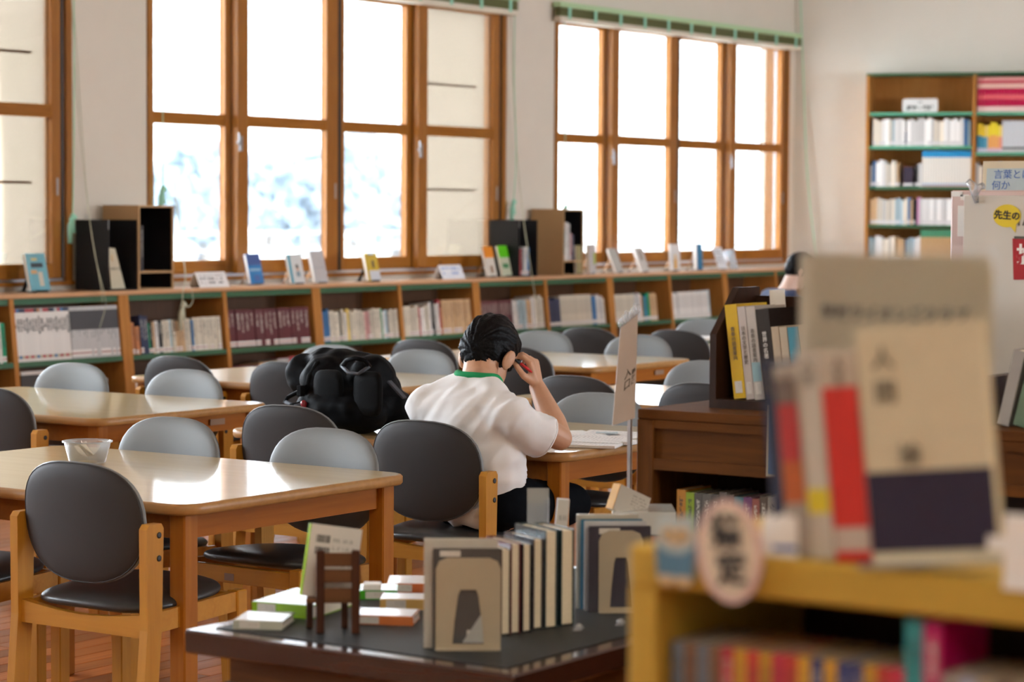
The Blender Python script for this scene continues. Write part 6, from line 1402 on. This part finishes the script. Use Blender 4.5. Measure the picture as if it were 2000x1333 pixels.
o = copy_tree(TOBJ[0]); pz = W(0.62, 0, 0); o.location = (pz.x, pz.y, 0); o.rotation_euler = (0, 0, a_ + PI / 2); tag(o, 'reading table of the far reader in navy', 'table', 'reading tables')

# ================================================================== backpack on the student's table
BC = V((6.25, 4.935, TH + 0.001))
bp = empty('backpack', BC, 0, "large black backpack lying on the student's table, straps toward the camera", 'backpack')
def BP(px, py, X): return onX(px, py, X) - BC
bm = bmesh.new()
bl, br = BP(590, 800, 6.2).y, BP(750, 800, 6.2).y
ellip(bm, V((0.02, (bl + br) / 2, 0.115)), (0.13, (bl - br) / 2 * 0.98, 0.125)); ellip(bm, V((0.00, (bl + br) / 2 - 0.01, 0.09)), (0.115, (bl - br) / 2 * 1.05, 0.10))
ellip(bm, BP(690, 735, 6.25) + V((0.03, 0, 0)), (0.09, 0.145, 0.075)); ellip(bm, BP(640, 745, 6.22) + V((0.02, 0, 0)), (0.10, 0.10, 0.10)); ellip(bm, BP(725, 745, 6.24) + V((0.0, 0, 0)), (0.09, 0.065, 0.09))
ellip(bm, BP(668, 800, 6.18), (0.09, 0.18, 0.085)); ellip(bm, BP(600, 735, 6.28), (0.07, 0.075, 0.075)); ellip(bm, BP(655, 702, 6.28), (0.07, 0.11, 0.036)); ellip(bm, BP(770, 800, 6.30), (0.09, 0.075, 0.065))
me = fuse(bm, 0.0075, 5, lambda co: 0.010 * noise.noise(co * 11) + 0.006 * noise.noise(co * 26 + V((3, 1, 0))))
for v in me.vertices: v.co.z = max(v.co.z, 0.0)
mesh_obj('bag_body', me, 'bag_black', bp)
# padded back panels, straps, grab handle
def surf(px, py, X): return BP(px, py, X)
for (xa, xb, ya, yb2) in ((612, 672, 722, 815), (690, 748, 725, 815)):
    b_ = MB(); o4 = superell(0.5, 0.5, 0.5, 4, 4, 24); cx_, cy_ = (xa + xb) / 2, (ya + yb2) / 2
    vs = []
    for (k, X) in ((1.0, 6.135), (0.92, 6.118), (0.6, 6.112)):
        vs.append([surf(cx_ + p_[0] * (xb - xa) * k, cy_ - p_[1] * (yb2 - ya) * k, X) for p_ in o4])
    n = len(o4); flat_ = [q for r_ in vs for q in r_]; fs = [(a * n + k, a * n + (k + 1) % n, (a + 1) * n + (k + 1) % n, (a + 1) * n + k) for a in range(2) for k in range(n)] + [tuple(2 * n + k for k in range(n))]
    b_.add(flat_, fs, 0, True); b_.build('back_pad', 'bag_panel', bp)
MB().tube([surf(668, 716, 6.14), surf(678, 704, 6.10), surf(694, 700, 6.09), surf(712, 704, 6.10), surf(722, 716, 6.14)], 0.008, 7).build('grab_handle', 'bag_black', bp)
MB().tube([surf(668, 716, 6.13), surf(680, 728, 6.11), surf(700, 731, 6.11), surf(722, 716, 6.13)], 0.006, 7).build('grab_handle', 'strap_grey', bp)
MB().tube([surf(640, 700, 6.22), surf(620, 712, 6.17), surf(606, 735, 6.15), surf(598, 770, 6.15)], 0.012, 7).build('shoulder_strap', 'bag_panel', bp)
MB().tube([surf(600, 755, 6.14), surf(585, 765, 6.13), surf(563, 776, 6.13), surf(556, 786, 6.13), surf(572, 792, 6.12), surf(592, 788, 6.12)], 0.0075, 6).build('buckle_strap', 'bag_black', bp)
MB().tube([surf(558, 786, 6.125), surf(575, 793, 6.12), surf(588, 790, 6.115)], 0.007, 6).build('buckle_strap', 'strap_grey', bp)
MB().beam(surf(760, 745, 6.2), surf(790, 778, 6.2), 0.02, 0.006).build('side_strap', 'strap_grey', bp)
MB().rbox((-0.012, -0.010, -0.018), (0.012, 0.010, 0.018), 0.003, 0, Matrix.Translation(surf(588, 764, 6.12))).build('buckle', 'bag_panel', bp)
q = surf(593, 794, 6.105); ch_ = bmesh.new(); ellip(ch_, q + V((0, 0, 0.008)), (0.010, 0.012, 0.013), None, 12); ellip(ch_, q + V((0, 0, -0.014)), (0.010, 0.014, 0.017), None, 12); caps(ch_, q + V((0, 0.008, -0.02)), q + V((0, 0.009, -0.034)), 0.006, 0.006); caps(ch_, q + V((0, -0.008, -0.02)), q + V((0, -0.009, -0.034)), 0.006, 0.006)
chm = mesh_obj('charm', fuse(ch_, 0.003, 2), 'charm_red', bp)
MB().lathe([(0.0035, 0), (0.0035, 0.001)], 8, M=Matrix.Translation(q + V((-0.0102, 0.003, -0.012))) @ RY(-PI / 2)).build('charm_badge', 'gold', chm)

# ================================================================== papers on the tables, tub, book on the end table
def sheet(px, py, w_, d_, th, rz, mat, label, z=0.0, name='paper_sheet', group=None, bend=0.0):
    p = onz(px, py, TH + z); t = empty(name, (p.x, p.y, TH + 0.0008 + z), rz, label, 'paper', group)
    b_ = MB(); n = 6
    vs = []; fs = []
    for i in range(n + 1):
        x = -w_ / 2 + w_ * i / n; h_ = bend * (i / n) ** 3
        vs += [(x, -d_ / 2, h_), (x, d_ / 2, h_), (x, -d_ / 2, h_ + th), (x, d_ / 2, h_ + th)]
    for i in range(n):
        a = i * 4; c = a + 4; fs += [(a, a + 1, c + 1, c), (a + 2, c + 2, c + 3, a + 3), (a, c, c + 2, a + 2), (a + 1, a + 3, c + 3, c + 1)]
    fs += [(0, 2, 3, 1), (n * 4, n * 4 + 1, n * 4 + 3, n * 4 + 2)]
    b_.add(vs, fs); b_.build('sheet_stack', mat, t); return t
def nb_(px, py, w_, d_, th, rz, label, z=0.0, cover=(0.6, 0.6, 0.58)):
    p = onz(px, py, TH + z); t = empty('notebook', (p.x, p.y, TH + 0.0008 + z), rz, label, 'notebook')
    c = MB().box((-w_ / 2, -d_ / 2, 0), (w_ / 2, d_ / 2, 0.001)).build('cover', 'tinted', t); c.color = (*cover, 1)
    MB().rbox((-w_ / 2 + 0.002, -d_ / 2 + 0.002, 0.001), (w_ / 2 - 0.002, d_ / 2 - 0.002, th), 0.0008).build('page_block', 'note_print', t); return t
nb_(1150, 872, 0.15, 0.20, 0.009, 0.35, "thick open workbook beside the student's elbow", cover=(0.45, 0.36, 0.28))
sheet(1158, 861, 0.15, 0.20, 0.0012, 0.30, 'note_print', 'curled white worksheet on the thick workbook', 0.0095, bend=0.006)
nb_(1132, 856, 0.13, 0.19, 0.006, 0.75, 'grey-edged notebook lying open beyond the forearm', cover=(0.10, 0.11, 0.12))
sheet(1190, 852, 0.19, 0.22, 0.0012, 0.15, 'note_print', 'white printed sheet near the hanging sign', 0.0, bend=0.006)
sheet(1095, 847, 0.15, 0.20, 0.001, 0.9, 'paper', "blank white sheet at the far side of the student's notes", 0.0)
sheet(1185, 846, 0.05, 0.07, 0.0006, 0.6, 'owl_pale', "pale teal slip on the printed sheet by the student's notes", 0.008)
nb_(1207, 868, 0.07, 0.12, 0.012, 0.1, 'dark flat pencil case at the table edge by the bookcase', cover=(0.03, 0.03, 0.035))
sheet(1035, 873, 0.13, 0.16, 0.0012, -0.4, 'note_print', "worksheet under the student's sleeve at the table edge", 0.0)
p = onz(1378, 668, TH); t = empty('open_book', (p.x, p.y, TH + 0.001), 0.5, 'open white book with a green edge on the far reading table', 'book')
MB().box((-0.12, -0.1, 0), (0.12, 0.1, 0.004)).build('cover', 'green_metal', t); MB().rbox((-0.115, -0.095, 0.004), (-0.002, 0.095, 0.02), 0.003, 0, RY(0.06)).rbox((0.002, -0.095, 0.004), (0.115, 0.095, 0.02), 0.003, 0, RY(-0.06)).build('page_block', 'note_print', t)
# clear tub with beige card slips on the near table
p = onz(171, 905, TH); t = empty('plastic_tub', (p.x, p.y, TH + 0.001), 0, 'round clear plastic tub with paper slips inside on the near table', 'tub')
pr = [(r_ * 1.12, z_ * 1.05) for r_, z_ in [(0.043, 0.0), (0.046, 0.002), (0.0585, 0.052), (0.0585, 0.056), (0.064, 0.0565), (0.064, 0.0605), (0.058, 0.0605), (0.0555, 0.052), (0.0435, 0.0035), (0.0, 0.003)]]
MB().lathe(pr, 36).build('tub_wall', 'tub_plastic', t)
for k, (a_, lb) in enumerate(((0.9, 'beige paper slip leaning inside the plastic tub'), (1.1, 'cream paper slip leaning inside the plastic tub'), (0.7, 'pale paper slip lying across the plastic tub'))):
    s_ = empty('paper_slip', (p.x, p.y, TH + 0.006), 0.5 + 0.3 * k, lb, 'paper'); MB().box((-0.032, -0.030, 0), (0.032, 0.030, 0.001), 0, T(0, 0.004 * k, 0.026 + 0.003 * k) @ RX(a_)).build('slip', 'sign_oval' if k < 2 else 'placard_cream', s_)
